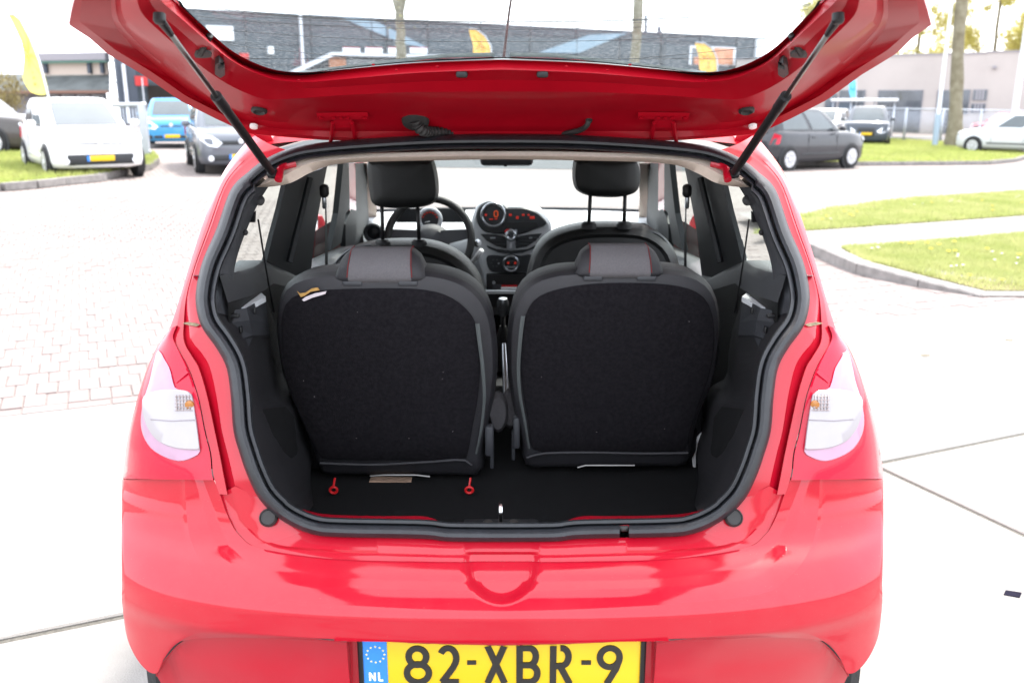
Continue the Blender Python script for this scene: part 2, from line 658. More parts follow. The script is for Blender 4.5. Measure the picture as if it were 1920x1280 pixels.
sheet('ground', [(-260, -60), (260, -60), (260, 420), (-260, 420)], -.06, M['earth'])
road = sheet('brick_road', [grid(-60, 4.806), grid(70, 4.806), (90, 110, 0), (-110, 110, 0)], -.010, M['bricks'])
apron = tag(new('concrete_apron', [grid(-30, -20, -.0055), grid(30, -20, -.0055), grid(30, 4.806, -.0055), grid(-30, 4.806, -.0055)], [(0, 1, 2, 3)], M['joint'], smooth=False), kind='structure')
slab_me = None
for i in range(-4, 4):
    for j in range(-4, 1):
        d0, n0 = 3.04 - 4 + 4 * i, 2.68 + 2.12 * j
        g = .014
        o = None
        c = grid(d0 + 2, n0 + 1.06, -.012)
        b = MB()
        a = [(-2 + g, -1.06 + g), (2 - g, -1.06 + g), (2 - g, 1.06 - g), (-2 + g, 1.06 - g)]
        e = .006
        lo = [grid(d0 + 2 + p[0], n0 + 1.06 + p[1], -.005) for p in a]
        mi = [grid(d0 + 2 + p[0], n0 + 1.06 + p[1], -.002) for p in a]
        hi = [grid(d0 + 2 + p[0] * (1 - e / 2), n0 + 1.06 + p[1] * (1 - e), .003) for p in a]
        b.loft([lo, mi, hi], closed=True)
        k = len(b.v)
        b.f.append((k - 4, k - 3, k - 2, k - 1))
        s = b.build('concrete_slab', M['concrete'], apron, smooth=False)
# lifting recess in a slab and small litter on it
p = on_g(1899, 1113, .004)
MB().prism([p + Vector((math.cos(a) * .035, math.sin(a) * .024, 0)) for a in (0.3, 1.9, 3.4, 5.0)], (0, 0, .002)).build('steel_plate', mat('dark_steel_plate', (.012, .011, .02), rough=.95, spec=.05, var=.3), None, smooth=False)
tag(bpy.data.objects['steel_plate'], 'small dark steel plate set in the pale concrete right of the red car', 'plate')
leafm = mat('dry_leaf', (.25, .20, .10), rough=.9, var=.2)
for k, (lx, ly, lab) in enumerate(((1735, 668, 'tiny dry brown leaf lying on the concrete nearer the red tail light'), (1892, 639, 'tiny dry brown leaf lying on the concrete near the right edge'))):
    p = on_g(lx, ly, .005)
    o = MB().loft([[p + Vector((s_ * .03, w * .010 * (1 - s_ * s_), .004 + .006 * abs(w))) for w in (-1, 0, 1)] for s_ in (-1, -.6, 0, .6, 1)]).build('leaf', leafm)
    tag(o, lab, 'leaf')

M['bed'] = mat('paving_sand', (.17, .14, .13), rough=1, var=.3, vscale=30)
sheet('paving_bed', [grid(-4.5, 4.808), grid(6.5, 4.808), grid(6.5, 10.5), grid(-4.5, 10.5)], -.006, M['bed'])
# ---- bricks: those near enough to be picked apart, as single pieces
cand = []
for a in range(-140, 160):
    for r in range(0, 90):
        if r < 1:
            cand.append((a * .205 + .1, 4.806 + .05, 1))
        else:
            cand.append((a * .1025 + (.051 if r % 2 else 0), 4.9085 + .1025 + (r - 1) * .205, 0))
seen = []
for d, n, kind in cand:
    q = grid(d, n)
    if q[1] < 1:
        continue
    x, y, t = to_px(q)
    if not (-900 < x < 2800 and 300 < y < 1000 and t < 14):
        continue
    if not (-30 < x < 1950):
        t += 100
    if abs(q[0]) < .9 and q[1] < 5.3:
        continue
    xm = abs(x - 942)
    hid = np.interp(y, [250, 420, 613, 742, 900], [470, 560, 622, 684, 712])
    seen.append((t + (200 if xm < hid - 20 else 0), d, n, kind))    # those the car hides come last
seen.sort()


def brick_shape(w, l):
    b = MB()
    g, e, h = .0035, .004, .028
    rings = []
    for ins, z in ((0, -h), (0, -e), (e, 0)):
        rings.append([(sx_ * (w / 2 - g - ins), sy_ * (l / 2 - g - ins), z) for sx_, sy_ in ((-1, -1), (1, -1), (1, 1), (-1, 1))])
    b.loft(rings, closed=True)
    b.f.append((8, 9, 10, 11))
    return b


bm_protos = {}
for kind, (w, l) in ((0, (.1025, .205)), (1, (.205, .1025))):
    for mi_, mm in enumerate((M['brick'], M['brick_b'])):
        o = brick_shape(w, l).build('brick', mm, smooth=False)
        bm_protos[(kind, mi_)] = o.data
        bpy.data.objects.remove(o)
stuff = MB()
for k, (t, d, n, kind) in enumerate(seen):
    q = grid(d, n)
    rz = math.radians(25) + random.gauss(0, .012)
    if k < 300:
        o = bpy.data.objects.new('brick', bm_protos[(kind, random.random() < .45)])
        link(o)
        o.location = (q[0], q[1], q[2] + random.uniform(-.003, .002))
        o.rotation_euler = (random.gauss(0, .006), TILT + random.gauss(0, .006), rz)
        o.parent = road
    else:
        b = brick_shape(*((.1025, .205) if kind == 0 else (.205, .1025)))
        R = Matrix.Rotation(rz, 3, 'Z')
        dz = random.uniform(-.003, .002)
        stuff.add([R @ Vector(v) + Vector((q[0], q[1], q[2] + dz)) for v in b.v], b.f)
if stuff.v:
    o = stuff.build('paving_bricks', M['brick'], road, smooth=False)
    tag(o, kind='stuff')

# ---- grass islands
from mathutils.bvhtree import BVHTree


def island(name, pxs, hs, m, height_mid=None):
    pts = [on_g(x, y) for x, y in pxs]
    v = [(p.x, p.y, p.z + h) for p, h in zip(pts, hs)]
    me_o = new(name, v, [tuple(range(len(v)))], m, smooth=False)
    bm = bmesh.new()
    bm.from_mesh(me_o.data)
    bmesh.ops.triangulate(bm, faces=bm.faces)
    bm.to_mesh(me_o.data)
    tree = BVHTree.FromBMesh(bm)
    bm.free()
    return tag(me_o, kind='structure'), tree, pts


def scatter_grass(name, tree, poly, n, hgt, wid, m, keep=None):
    xs, ys = [p[0] for p in poly], [p[1] for p in poly]
    V = np.zeros((n * 3, 3))
    k = 0
    tries = 0
    while k < n and tries < n * 6:
        tries += 1
        x, y = random.uniform(min(xs), max(xs)), random.uniform(min(ys), max(ys))
        hit = tree.ray_cast(Vector((x, y, 5)), Vector((0, 0, -1)))
        if hit[0] is None or (keep and not keep(x, y)):
            continue
        z = hit[0].z
        a = random.uniform(0, 6.28)
        hh = hgt * random.uniform(.5, 1.3)
        ww = wid * random.uniform(.7, 1.3)
        lx, ly = random.gauss(0, hh * .5), random.gauss(0, hh * .5)
        V[k * 3] = (x - math.cos(a) * ww, y - math.sin(a) * ww, z - .004)
        V[k * 3 + 1] = (x + math.cos(a) * ww, y + math.sin(a) * ww, z - .004)
        V[k * 3 + 2] = (x + lx, y + ly, z + hh)
        k += 1
    me = bpy.data.meshes.new(name)
    me.vertices.add(k * 3)
    me.vertices.foreach_set("co", V[:k * 3].ravel())
    me.loops.add(k * 3)
    me.loops.foreach_set("vertex_index", np.arange(k * 3))
    me.polygons.add(k)
    me.polygons.foreach_set("loop_start", np.arange(0, k * 3, 3))
    me.polygons.foreach_set("loop_total", np.full(k, 3))
    me.materials.append(m)
    me.update()
    me.validate()
    return tag(link(bpy.data.objects.new(name, me)), kind='stuff')


M['grass'] = mat('grass_blades', (.28, .33, .10), rough=.7, col2=(.42, .42, .19), vscale=1.6, spec=.2)
M['grass2'] = mat('far_grass_blades', (.28, .34, .09), rough=.7, col2=(.38, .40, .14), vscale=.5, spec=.2)
thin_leaf(M['grass'], .5)
thin_leaf(M['grass2'], .5)
# the kerbed island right of the car: kerb all round, two lawns, a path between them
KP = [(1380, 415), (1440, 440), (1520, 478), (1604, 514), (1720, 538), (1838, 557), (2150, 557), (2150, 338), (1920, 354), (1700, 368), (1560, 384), (1470, 402)]
KH = [.11, .11, .11, .10, .06, .012, .012, .10, .10, .10, .10, .10]
base, tree_b, kpts = island('traffic_island', KP, KH, M['kerb'])
for k in range(1, 5):
    a, b = kpts[k], kpts[k + 1]
    L = (b - a).length
    nst = max(1, round(L / .95))
    for q in range(nst):
        p0, p1 = a.lerp(b, q / nst), a.lerp(b, (q + 1) / nst)
        h0, h1 = [KH[k] + (KH[k + 1] - KH[k]) * s_ for s_ in (q / nst, (q + 1) / nst)]
        dr = (p1 - p0).normalized()
        inn = Vector((-dr.y, dr.x, 0)) * (.16 if (Vector((-dr.y, dr.x, 0)).y > 0) else -.16)
        g = dr * .006
        r0 = [p0 + g + Vector((0, 0, -.02)), p0 + g + Vector((0, 0, h0 - .008)), p0 + g + inn * .15 + Vector((0, 0, h0 + .012)), p0 + g + inn + Vector((0, 0, h0 + .012)), p0 + g + inn + Vector((0, 0, -.02))]
        r1 = [p1 - g + Vector((0, 0, -.02)), p1 - g + Vector((0, 0, h1 - .008)), p1 - g + inn * .15 + Vector((0, 0, h1 + .012)), p1 - g + inn + Vector((0, 0, h1 + .012)), p1 - g + inn + Vector((0, 0, -.02))]
        MB().loft([r0, r1], closed=True, cap=True).build('kerb_stone', M['kerb'], base, smooth=False)


def raised(pxs, h):
    return [Vector((p.x, p.y, p.z + h)) for p in (on_g(x, y, h) for x, y in pxs)]


def lawn(name, pxs, h, n, hgt, wid, m, gname):
    full_ = [q_ if len(q_) > 2 else (*q_, h) for q_ in pxs]
    pxs = [tuple(a_ + (c_ - a_) * f / 6 for a_, c_ in zip(p_, n_)) for p_, n_ in zip(full_, full_[1:] + full_[:1]) for f in range(6)]
    pts = [on_g(*q_) for q_ in pxs]
    v = []
    for p in pts:
        hit = tree_b.ray_cast(Vector((p.x, p.y, 5)), Vector((0, 0, -1)))
        v.append((p.x, p.y, (hit[0].z if hit[0] else gz(p.x) + h) + .006))
    c = Vector((sum(q[0] for q in v) / len(v), sum(q[1] for q in v) / len(v), sum(q[2] for q in v) / len(v) + .03))
    bm = bmesh.new()
    vv = [bm.verts.new(q) for q in v]
    bm.faces.new(vv)
    bmesh.ops.triangulate(bm, faces=bm.faces)
    me = bpy.data.meshes.new(name)
    bm.to_mesh(me)
    t = BVHTree.FromBMesh(bm)
    bm.free()
    me.materials.append(M['soil'])
    o = tag(link(bpy.data.objects.new(name, me)), kind='structure')
    bare = [(on_g(x, y, .08), r) for x, y, r in ((1800, 518, .32), (1752, 508, .22), (1875, 528, .35), (1905, 505, .25), (1660, 488, .15), (1530, 404, .5), (1640, 392, .45), (1850, 470, .25), (1570, 386, .5), (1890, 536, .3))]

    def keep(x, y):
        for p, r in bare:
            d2 = ((x - p.x) ** 2 + (y - p.y) ** 2) / (r * r)
            if d2 < 1 and random.random() > .25 + .75 * d2:
                return False
        return True
    scatter_grass(gname, t, v, n, hgt, wid, m, keep)
    return t, v


ta, va = lawn('lawn', [(1410, 440), (1490, 433), (1640, 418), (1920, 398), (2120, 380), (2120, 342), (1920, 357), (1700, 371), (1560, 388), (1500, 402)], .11, 60000, .05, .007, M['grass'], 'grass')
tb, vb = lawn('lawn', [(1578, 463, .11), (1700, 449, .11), (1920, 429, .11), (2120, 412, .11), (2120, 550, .012), (1846, 548, .014), (1730, 519, .06), (1616, 489, .10)], .10, 85000, .045, .005, M['grass'], 'grass')
yel = mat('dandelion_yellow', (.75, .52, .02), rough=.8, var=.1)
whi = mat('daisy_white', (.8, .8, .78), rough=.8, var=.05)
stem = mat('flower_stem', (.10, .16, .03), rough=.8, var=.1)


def flower_at(px, py, t, m, r, name, label, cat, group):
    p = on_g(px, py, .1)
    hit = t.ray_cast(Vector((p.x, p.y, 5)), Vector((0, 0, -1)))
    if hit[0] is None:
        return
    z = hit[0].z
    root = empty(name, (p.x, p.y, z), random.uniform(0, 6), label, cat, group)
    h = random.uniform(.045, .075)
    MB().tube([(0, 0, -.005), (.004, 0, h * .6), (0, .002, h)], .0018, 5).build('stem', stem, root)
    b = MB()
    n = 12
    for k in range(n):
        a = k * 2 * math.pi / n
        u, w = Vector((math.cos(a), math.sin(a), .25)), Vector((-math.sin(a), math.cos(a), 0))
        c = Vector((0, 0, h))
        b.add([c, c + u * r * .7 + w * r * .28, c + u * r, c + u * r * .7 - w * r * .28], [(0, 1, 2, 3)])
    b.disc((0, 0, h), (0, 0, 1), [(.0, -.002), (r * .45, .0), (r * .4, r * .22), (0, r * .3)], 10)
    b.build('flower_head', m, root)


dl = [(1690, 461), (1712, 459), (1738, 462), (1760, 460), (1788, 455), (1745, 473), (1779, 473), (1791, 473), (1851, 466), (1818, 517), (1880, 523), (1911, 480), (1875, 436), (1705, 463),
      (1594, 408), (1598, 411), (1606, 404), (1549, 414), (1540, 421), (1583, 404), (1747, 386), (1842, 379), (1861, 397), (1860, 391), (1915, 384), (1505, 422), (1572, 383), (1690, 369)]
for x, y in dl:
    flower_at(x + random.uniform(-1, 1), y, tb if y > 432 else ta, yel, .024, 'dandelion', 'small yellow dandelion flowering in the grass of the kerbed island', 'dandelion', 'dandelions in the island lawns')
ds = [(1634, 476), (1643, 475), (1647, 471), (1793, 500), (1783, 502), (1805, 502), (1795, 483), (1860, 476), (1878, 475), (1865, 487), (1908, 487), (1906, 492), (1796, 479),
      (1785, 381), (1781, 382), (1797, 381), (1714, 387), (1696, 377), (1683, 377), (1729, 387), (1603, 376), (1557, 418), (1910, 372), (1905, 375), (1898, 358)]
for x, y in ds:
    flower_at(x, y, tb if y > 432 else ta, whi, .016, 'daisy', 'tiny white daisy flowering in the grass of the kerbed island', 'daisy', 'daisies in the island lawns')

# far verge on the right with its tree, and the one on the left under the white car
vr, tvr, pvr = island('grass_verge', [(1440, 311), (1612, 310), (1760, 309), (1850, 308), (1900, 303), (1935, 292), (1850, 279), (1790, 272), (1690, 264), (1600, 262), (1440, 270)], [.08] * 11, M['soil'])
scatter_grass('verge_grass', tvr, pvr, 30000, .09, .022, M['grass2'])
for k in range(0, 5):
    a, b = pvr[k], pvr[k + 1]
    dr = (b - a).normalized()
    nst = max(1, round((b - a).length / 1.2))
    for q in range(nst):
        p0, p1 = a.lerp(b, q / nst) + dr * .01, a.lerp(b, (q + 1) / nst) - dr * .01
        o_ = Vector((dr.y, -dr.x, 0)) * .1
        if o_.y > 0:
            o_ = -o_
        MB().prism([p0, p1, p1 + o_, p0 + o_], (0, 0, .10)).build('kerb_stone', M['kerb'], vr, smooth=False)
vl, tvl, pvl = island('grass_verge', [(-120, 362), (0, 357), (60, 352), (112, 346), (190, 338), (285, 318), (300, 306), (285, 292), (200, 280), (60, 268), (-120, 268)], [.10] * 11, M['soil'])
scatter_grass('verge_grass', tvl, pvl, 26000, .08, .018, M['grass2'])
for k in range(0, 6):
    a, b = pvl[k], pvl[k + 1]
    dr = (b - a).normalized()
    nst = max(1, round((b - a).length / 1.0))
    for q in range(nst):
        p0, p1 = a.lerp(b, q / nst) + dr * .01, a.lerp(b, (q + 1) / nst) - dr * .01
        o_ = Vector((dr.y, -dr.x, 0)) * .14
        if o_.y > 0:
            o_ = -o_
        MB().prism([p0, p1, p1 + o_, p0 + o_], (0, 0, .12)).build('kerb_stone', M['kerb'], vl, smooth=False)
# asphalt forecourt of the long dark building
sheet('forecourt', [(-5.5, 21.4), (5.2, 21.9), (8, 44), (-13, 44)], .004, M['asph'])


# ================================================================ BUILDINGS
class Wall:
    """upright plane through two ground points; px/py features are laid on it and given thickness"""

    def __init__(s, x0, t0, x1, t1):
        s.a, s.b = Vector(((x0 - 960) / F_PX * t0, t0 * 1.03, 0)), Vector(((x1 - 960) / F_PX * t1, t1 * 1.03, 0))
        s.u = (s.b - s.a).normalized()
        s.n = Vector((s.u.y, -s.u.x, 0))
        if s.n.y > 0:
            s.n = -s.n

    def at(s, px, py, off=0.):
        d = ray(px, py)
        o = s.a + s.n * off
        return CAM + d * ((o - CAM).dot(s.n) / d.dot(s.n))

    def slab(s, poly, off, th):
        b = MB()
        b.prism([s.at(x, y, off + th) for x, y in poly], -s.n * th)
        return b

    def rect(s, x0, y0, x1, y1, off, th):
        """upright rectangle spanning the given corners' extents on the wall"""
        p, q = s.at(x0, y0, off), s.at(x1, y1, off)
        zt, zb = p.z, q.z
        P = [Vector((p.x, p.y, zt)), Vector((q.x, q.y, zt)), Vector((q.x, q.y, zb)), Vector((p.x, p.y, zb))]
        return MB().prism([k + s.n * th for k in P], -s.n * th)


def cladding(name, base, col2, sc):
    m = mat(name, base, rough=.6, col2=col2, vscale=.25)
    nt = m.node_tree
    b = nt.nodes["Principled BSDF"]
    tc = nt.nodes.new("ShaderNodeTexCoord")
    w = nt.nodes.new("ShaderNodeTexWave")
    w.bands_direction = 'Z'
    w.inputs["Scale"].default_value = sc
    bp = nt.nodes.new("ShaderNodeBump")
    bp.inputs["Strength"].default_value = .5
    bp.inputs["Distance"].default_value = .05
    nt.links.new(tc.outputs["Object"], w.inputs["Vector"])
    nt.links.new(w.outputs["Fac"], bp.inputs["Height"])
    nt.links.new(bp.outputs[0], b.inputs["Normal"])
    return m


M['clad'] = cladding('slate_blue_cladding', (.058, .075, .09), (.078, .098, .116), 3.)
M['clad_joint'] = mat('cladding_joint', (.055, .068, .08), rough=.7, var=.1)
M['clad2'] = cladding('dark_slate_cladding', (.05, .062, .085), (.07, .085, .11), 3.)
M['paleblue'] = mat('pale_blue_wedge', (.20, .29, .36), rough=.5, var=.08, vscale=.4)
M['signwhite'] = mat('sign_white', (.75, .77, .8), rough=.5, var=.03)
M['stucco'] = mat('beige_grey_render', (.40, .365, .345), rough=.95, var=.07, vscale=.3, bump=.3, bscale=8)
M['winglass'] = mat('dark_window_glass', (.06, .07, .085), rough=.15, coat=1., var=.4, vscale=.8)
M['orange'] = mat('orange_poster', (.50, .22, .12), rough=.6, var=.3, vscale=.8)
M['brownd'] = mat('dark_brown_inside', (.02, .014, .012), rough=.9, var=.3, vscale=1)
M['rooft'] = mat('dark_roof_tiles', (.085, .095, .095), rough=.8, var=.35, vscale=1.2, bump=.5, bscale=4)
M['redsign'] = mat('red_sign', (.5, .03, .03), rough=.5, var=.05)
M['greyfasc'] = mat('grey_fascia', (.26, .25, .27), rough=.7, var=.08)
M['green'] = mat('green_gutter', (.08, .19, .15), rough=.5, var=.1)
M['brownw'] = mat('brown_eave', (.20, .11, .08), rough=.7, var=.2)
M['beige'] = mat('beige_wall', (.50, .42, .36), rough=.9, var=.05)
M['post'] = mat('pale_post', (.62, .64, .68), rough=.45, var=.04)
M['postblue'] = mat('blue_grey_post', (.28, .36, .44), rough=.5, var=.05)
M['galv'] = mat('galvanised_steel', (.42, .45, .50), rough=.4, metal=.4, var=.1, vscale=3)

# --- long dark building straight ahead
W1 = Wall(207, 46.5, 1436, 71)
br = empty('commercial_building', (W1.a + W1.b) / 2 + Vector((0, 0, gz(0) - .05)), 0, 'long low slate blue clad commercial building with pale wedge shapes on its front', 'building')
br['_inplace'] = 1
tl, tr_ = W1.at(207, 13), W1.at(1436, 76)
zt = 6.55
back = Vector((-.34, .94, 0)) * 14
A, B = Vector((tl.x, tl.y, -1)), Vector((tr_.x, tr_.y, -1))
MB().prism([A, B, B + back, A + back], (0, 0, tl.z + 1)).build('wall', M['clad'], br, smooth=False)
h0 = tl.z
MB().prism([Vector((A.x, A.y, h0)) + W1.n * .05, Vector((B.x, B.y, h0)) + W1.n * .05, Vector((B.x, B.y, h0)) - W1.n * .3, Vector((A.x, A.y, h0)) - W1.n * .3], (0, 0, .12)).build('roof_edge', M['clad2'], br, smooth=False)
print('building top z', tl.z, tr_.z)
for poly in ([(638, 33), (700, 38), (806, 92), (755, 82)], [(1178, 62), (1105, 66), (1010, 99), (1085, 100)]):
    W1.slab(poly, .01, .06).build('pale_wedge', M['paleblue'], br, smooth=False)  # pale blue wedge shapes, slightly proud of the wall
W1.rect(385, 48, 438, 77, .01, .12).build('sign_panel', M['signwhite'], br, smooth=False)
W1.rect(500, 88, 511, 102, .01, .3).build('wall_lamp', M['signwhite'], br, smooth=False)
W1.rect(448, 100, 466, 112, .01, .1).build('small_sign', M['redsign'], br, smooth=False)
W1.rect(563, 27, 571, 235, .02, .25).build('white_downpipe', M['post'], br, smooth=False)
W1.rect(726, 40, 730, 235, .02, .12).build('panel_joint', M['clad_joint'], br, smooth=False)
W1.slab([(545, 135), (625, 98), (700, 101), (870, 104), (870, 108), (700, 106), (628, 104), (560, 136)], .3, .5).build('canopy_edge', M['post'], br, smooth=False)
for x in (642, 684, 727, 768):
    f = W1.rect(x, 90, x + 32, 101, .5, .1).build('sign_board', M['signwhite'], br, smooth=False)
    W1.rect(x, 88.5, x + 32, 90.5, .5, .12).build('red_header', M['redsign'], f, smooth=False)
W1.rect(620, 109, 870, 240, .05, .1).build('shop_window', M['winglass'], br, smooth=False)
W1.rect(616, 108, 648, 128, .2, .1).build('poster', M['orange'], br, smooth=False)
f = W1.rect(1293, 86, 1377, 124, .02, .06).build('window', M['post'], br, smooth=False)
W1.rect(1297, 90, 1332, 122, .04, .07).build('pane', M['winglass'], f, smooth=False)
W1.rect(1338, 90, 1373, 122, .04, .07).build('pane', M['orange'], f, smooth=False)
W1.rect(1300, 108, 1322, 121, .06, .08).build('poster', M['orange'], f, smooth=False)
W1.rect(1416, 74, 1424, 240, .02, .25).build('downpipe', M['post'], br, smooth=False)
W1.rect(1240, 62, 1245, 120, .02, .1).build('panel_joint', M['clad_joint'], br, smooth=False)
for k in range(1, 13):
    A_, B_ = W1.a.lerp(W1.b, k / 13), Vector((0, 0, 0))
    MB().box((A_.x - W1.n.x * -.02, A_.y - .05, 3.2), (.05, .05, 6.4), rz=math.atan2(W1.u.y, W1.u.x)).build('panel_joint', M['clad_joint'], br, smooth=False)
for k in range(1, 6):
    z_ = 1.08 * k + .3
    MB().prism([Vector((W1.a.x, W1.a.y, z_)) + W1.n * .03, Vector((W1.b.x, W1.b.y, z_)) + W1.n * .03, Vector((W1.b.x, W1.b.y, z_)) - W1.n * .02, Vector((W1.a.x, W1.a.y, z_)) - W1.n * .02], (0, 0, .05)).build('panel_joint', M['clad_joint'], br, smooth=False)
for x, y0, y1 in ((1211, 28, 62), (1236, 50, 64)):
    p, q = W1.at(x, y0, -2.), W1.at(x, y1, -2.)
    MB().tube([q - Vector((0, 0, .6)), p], .12 if x < 1220 else .16, 10).build('flue', M['clad2'], br)
# its left end: slate column, white posts, dark bay
W1.rect(207, 60, 262, 240, .05, .5).build('slate_column', M['clad2'], br, smooth=False)
W1.rect(233, 120, 240, 240, .6, .15).build('white_post', M['post'], br, smooth=False)
W1.rect(266, 146, 274, 240, .6, .15).build('white_post', M['post'], br, smooth=False)
W1.rect(252, 143, 277, 161, .55, .08).build('red_sign', M['redsign'], br, smooth=False)
W1.rect(276, 160, 420, 240, .05, .04).build('dark_bay', M['brownd'], br, smooth=False)
# --- old low house at the left
W2 = Wall(-140, 60, 206, 56)
hr = empty('house', W2.at(60, 215), 0, 'low old house with dark tiled lean-to roof and beige upper wall', 'house')
hr['_inplace'] = 1
W2.rect(68, 117, 206, 140, 0, .2).build('upper_wall', M['beige'], hr, smooth=False)
W2.rect(66, 101, 206, 113, .3, .4).build('fascia', M['greyfasc'], hr, smooth=False)
W2.rect(66, 113, 206, 117.5, .3, .3).build('gutter', M['green'], hr, smooth=False)
for x in (84, 166, 190):
    W2.rect(x, 117, x + 8, 138, .22, .2).build('bracket', M['clad2'], hr, smooth=False)
b = MB()
b.loft([[W2.at(-140, 139, -.3), W2.at(66, 139, -.3), W2.at(206, 136, -.3)], [W2.at(-140, 172, 1.8), W2.at(66, 172, 1.8), W2.at(206, 171, 1.8)]])
b.build('tiled_roof', M['rooft'], hr, smooth=False)
W2.rect(-140, 171, 206, 175, 1.7, .15).build('eave', M['brownw'], hr, smooth=False)
W2.rect(-140, 175, 206, 235, 0, .6).build('lower_wall', M['greyfasc'], hr, smooth=False)
for x in (88, 118, 146, 174):
    f = W2.rect(x, 178, x + 24, 197, .62, .08).build('window', M['post'], hr, smooth=False)
    W2.rect(x + 3, 180, x + 21, 195, .66, .08).build('pane', M['winglass'], f, smooth=False)
# --- beige grey building at the right
W3 = Wall(1380, 68, 2080, 56)
gr = empty('industrial_building', W3.at(1730, 245), 0, 'long beige grey rendered industrial building with dark upright windows behind fence', 'building')
gr['_inplace'] = 1
p0, p1 = W3.at(1380, 121), W3.at(1850, 101)
p1t, p2 = W3.at(1850, 99), W3.at(2080, 88)
bk = -W3.n * 12
for (a_, b_, z_, nm) in ((p0, p1, p1.z, 'wall'), (p1t, p2, p1t.z, 'wall')):
    A, B = Vector((a_.x, a_.y, -1)), Vector((b_.x, b_.y, -1))
    MB().prism([A, B, B + bk, A + bk], (0, 0, z_ + 1)).build(nm, M['stucco'], gr, smooth=False)
    MB().prism([Vector((A.x, A.y, z_)) + W3.n * .06, Vector((B.x, B.y, z_)) + W3.n * .06, Vector((B.x, B.y, z_)) - W3.n * .3, Vector((A.x, A.y, z_)) - W3.n * .3], (0, 0, .1)).build('roof_edge', M['greyfasc'], gr, smooth=False)
for x0, x1, y0, y1 in ((1549, 1563, 176, 250), (1575, 1589, 170, 250), (1597, 1615, 170, 250), (1648, 1664, 170, 250), (1673, 1693, 170, 250), (1702, 1722, 170, 250), (1759, 1780, 170, 250), (1804, 1814, 169, 213), (1826, 1849, 169, 188), (1822, 1846, 195, 211)):
    f = W3.rect(x0 - 1, y0 - 1, x1 + 1, y1 + 1, .01, .05).build('window', M['greyfasc'], gr, smooth=False)
    W3.rect(x0, y0, x1, y1, .03, .05).build('pane', M['winglass'], f, smooth=False)
    if x1 - x0 > 22:
        for k in range(1, 4):
            xx = x0 + (x1 - x0) * k / 4
            W3.rect(xx - .5, y0, xx + .5, y1, .05, .05).build('glazing_bar', M['greyfasc'], f, smooth=False)
W3.rect(1862, 124, 1868, 129, .02, .2).build('wall_lamp', M['greyfasc'], gr, smooth=False)


# ================================================================ POLES, FENCES, FLAGS
def pole(px, py_base, t, top, r, m, label, name='lamp_post', m_low=None, h_low=0):
    x = (px - 960) / F_PX * t + CX
    y = t
    for _ in range(6):
        q = to_px((x, y, gz(x)))
        x += (px - q[0]) / F_PX * t
        y += (t - q[2])
    z = gz(x)
    root = empty(name, (x, y, z), 0, label, name.replace('_', ' '))
    MB().tube([(0, 0, h_low - .05), (0, 0, top * .5), (0, 0, top)], [r, r * .85, r * .6], 14).build('shaft', m, root)
    if h_low:
        MB().tube([(0, 0, -.1), (0, 0, h_low)], r * 1.35, 14).build('base_sleeve', m_low, root)
    MB().tube([(0, 0, top - .05), (-.4, -.1, top + .15), (-1.1, -.3, top + .2)], r * .5, 8).build('lamp_arm', m, root)
    return root


pole(1752, 274, 37, 8.5, .085, M['post'], 'white lamp post with blue grey foot on the verge beside the bare trunk', m_low=M['postblue'], h_low=1.35)
pole(1893, 268, 38, 8.5, .13, M['post'], 'thicker white lamp post at the right edge behind the silver hatchback', m_low=M['postblue'], h_low=1.3)


def fence(x0, x1, t, ytop, label, nb, hgt):
    a = Vector(((x0 - 960) / F_PX * t, t, 0))
    b = Vector(((x1 - 960) / F_PX * t, t * .98, 0))
    a.z, b.z = gz(a.x), gz(b.x)
    root = empty('fence', (a + b) / 2, 0, label, 'fence')
    o0 = (a + b) / 2
    a, b = a - o0, b - o0
    for h in (.25, hgt):
        MB().tube([a + Vector((0, 0, h)), b + Vector((0, 0, h))], .035, 6).build('rail', M['galv'], root)
    pm = MB().box((0, 0, hgt / 2), (.08, .08, hgt + .1)).build('post', M['galv'], root)
    n = 7
    for k in range(n):
        o = pm if k == 0 else link(pm.copy())
        o.parent = root
        o.location = a.lerp(b, k / (n - 1))
    bm_ = MB().box((0, 0, hgt / 2), (.022, .022, hgt - .15)).build('bar', M['galv'], root)
    for k in range(nb):
        o = bm_ if k == 0 else link(bm_.copy())
        o.parent = root
        o.location = a.lerp(b, (k + .5) / nb) + Vector((0, -.03, 0))
    return root


fence(1610, 2000, 43, 213, 'galvanised bar fence in front of the beige grey building', 100, 1.55)
# gate at the left with plates hung on it
gp = on_g(276, 300)
g = empty('steel_gate', gp, 0, 'grey steel gate between the white hatchback and the blue car', 'gate')
t_g = to_px(gp)[2]
w_g = 80 / F_PX * t_g
hh = 103 / F_PX * t_g
MB().box((0, 0, hh / 2), (.17, .12, hh)).build('post', M['galv'], g, smooth=False)
MB().box((-w_g - .1, .3, hh / 2), (.10, .10, hh)).build('post', M['galv'], g, smooth=False)
MB().tube([(.1, 0, hh - .04), (-w_g - .15, .3, hh - .04)], .05, 8).build('top_rail', M['galv'], g)
MB().tube([(.1, 0, .2), (-w_g - .15, .3, .2)], .04, 8).build('bottom_rail', M['galv'], g)
for k in range(11):
    s_ = (k + 1) / 12
    MB().tube([(-w_g * s_, .3 * s_, .15), (-w_g * s_, .3 * s_, hh - .05)], .013, 6).build('bar', M['galv'], g)
MB().box((-.62, -.02, hh - .26), (.2, .02, .3), bev=.01).build('notice_plate', M['signwhite'], g, smooth=False)
MB().box((-.92, -.01, hh - .22), (.13, .02, .18), bev=.01).build('notice_plate', M['signwhite'], g, smooth=False)
MB().disc((-.50, -.03, hh - .58), (0, -1, 0), [(0, 0), (.09, 0), (.09, .015), (0, .015)], 18).build('red_disc_sign', M['redsign'], g, smooth=False)


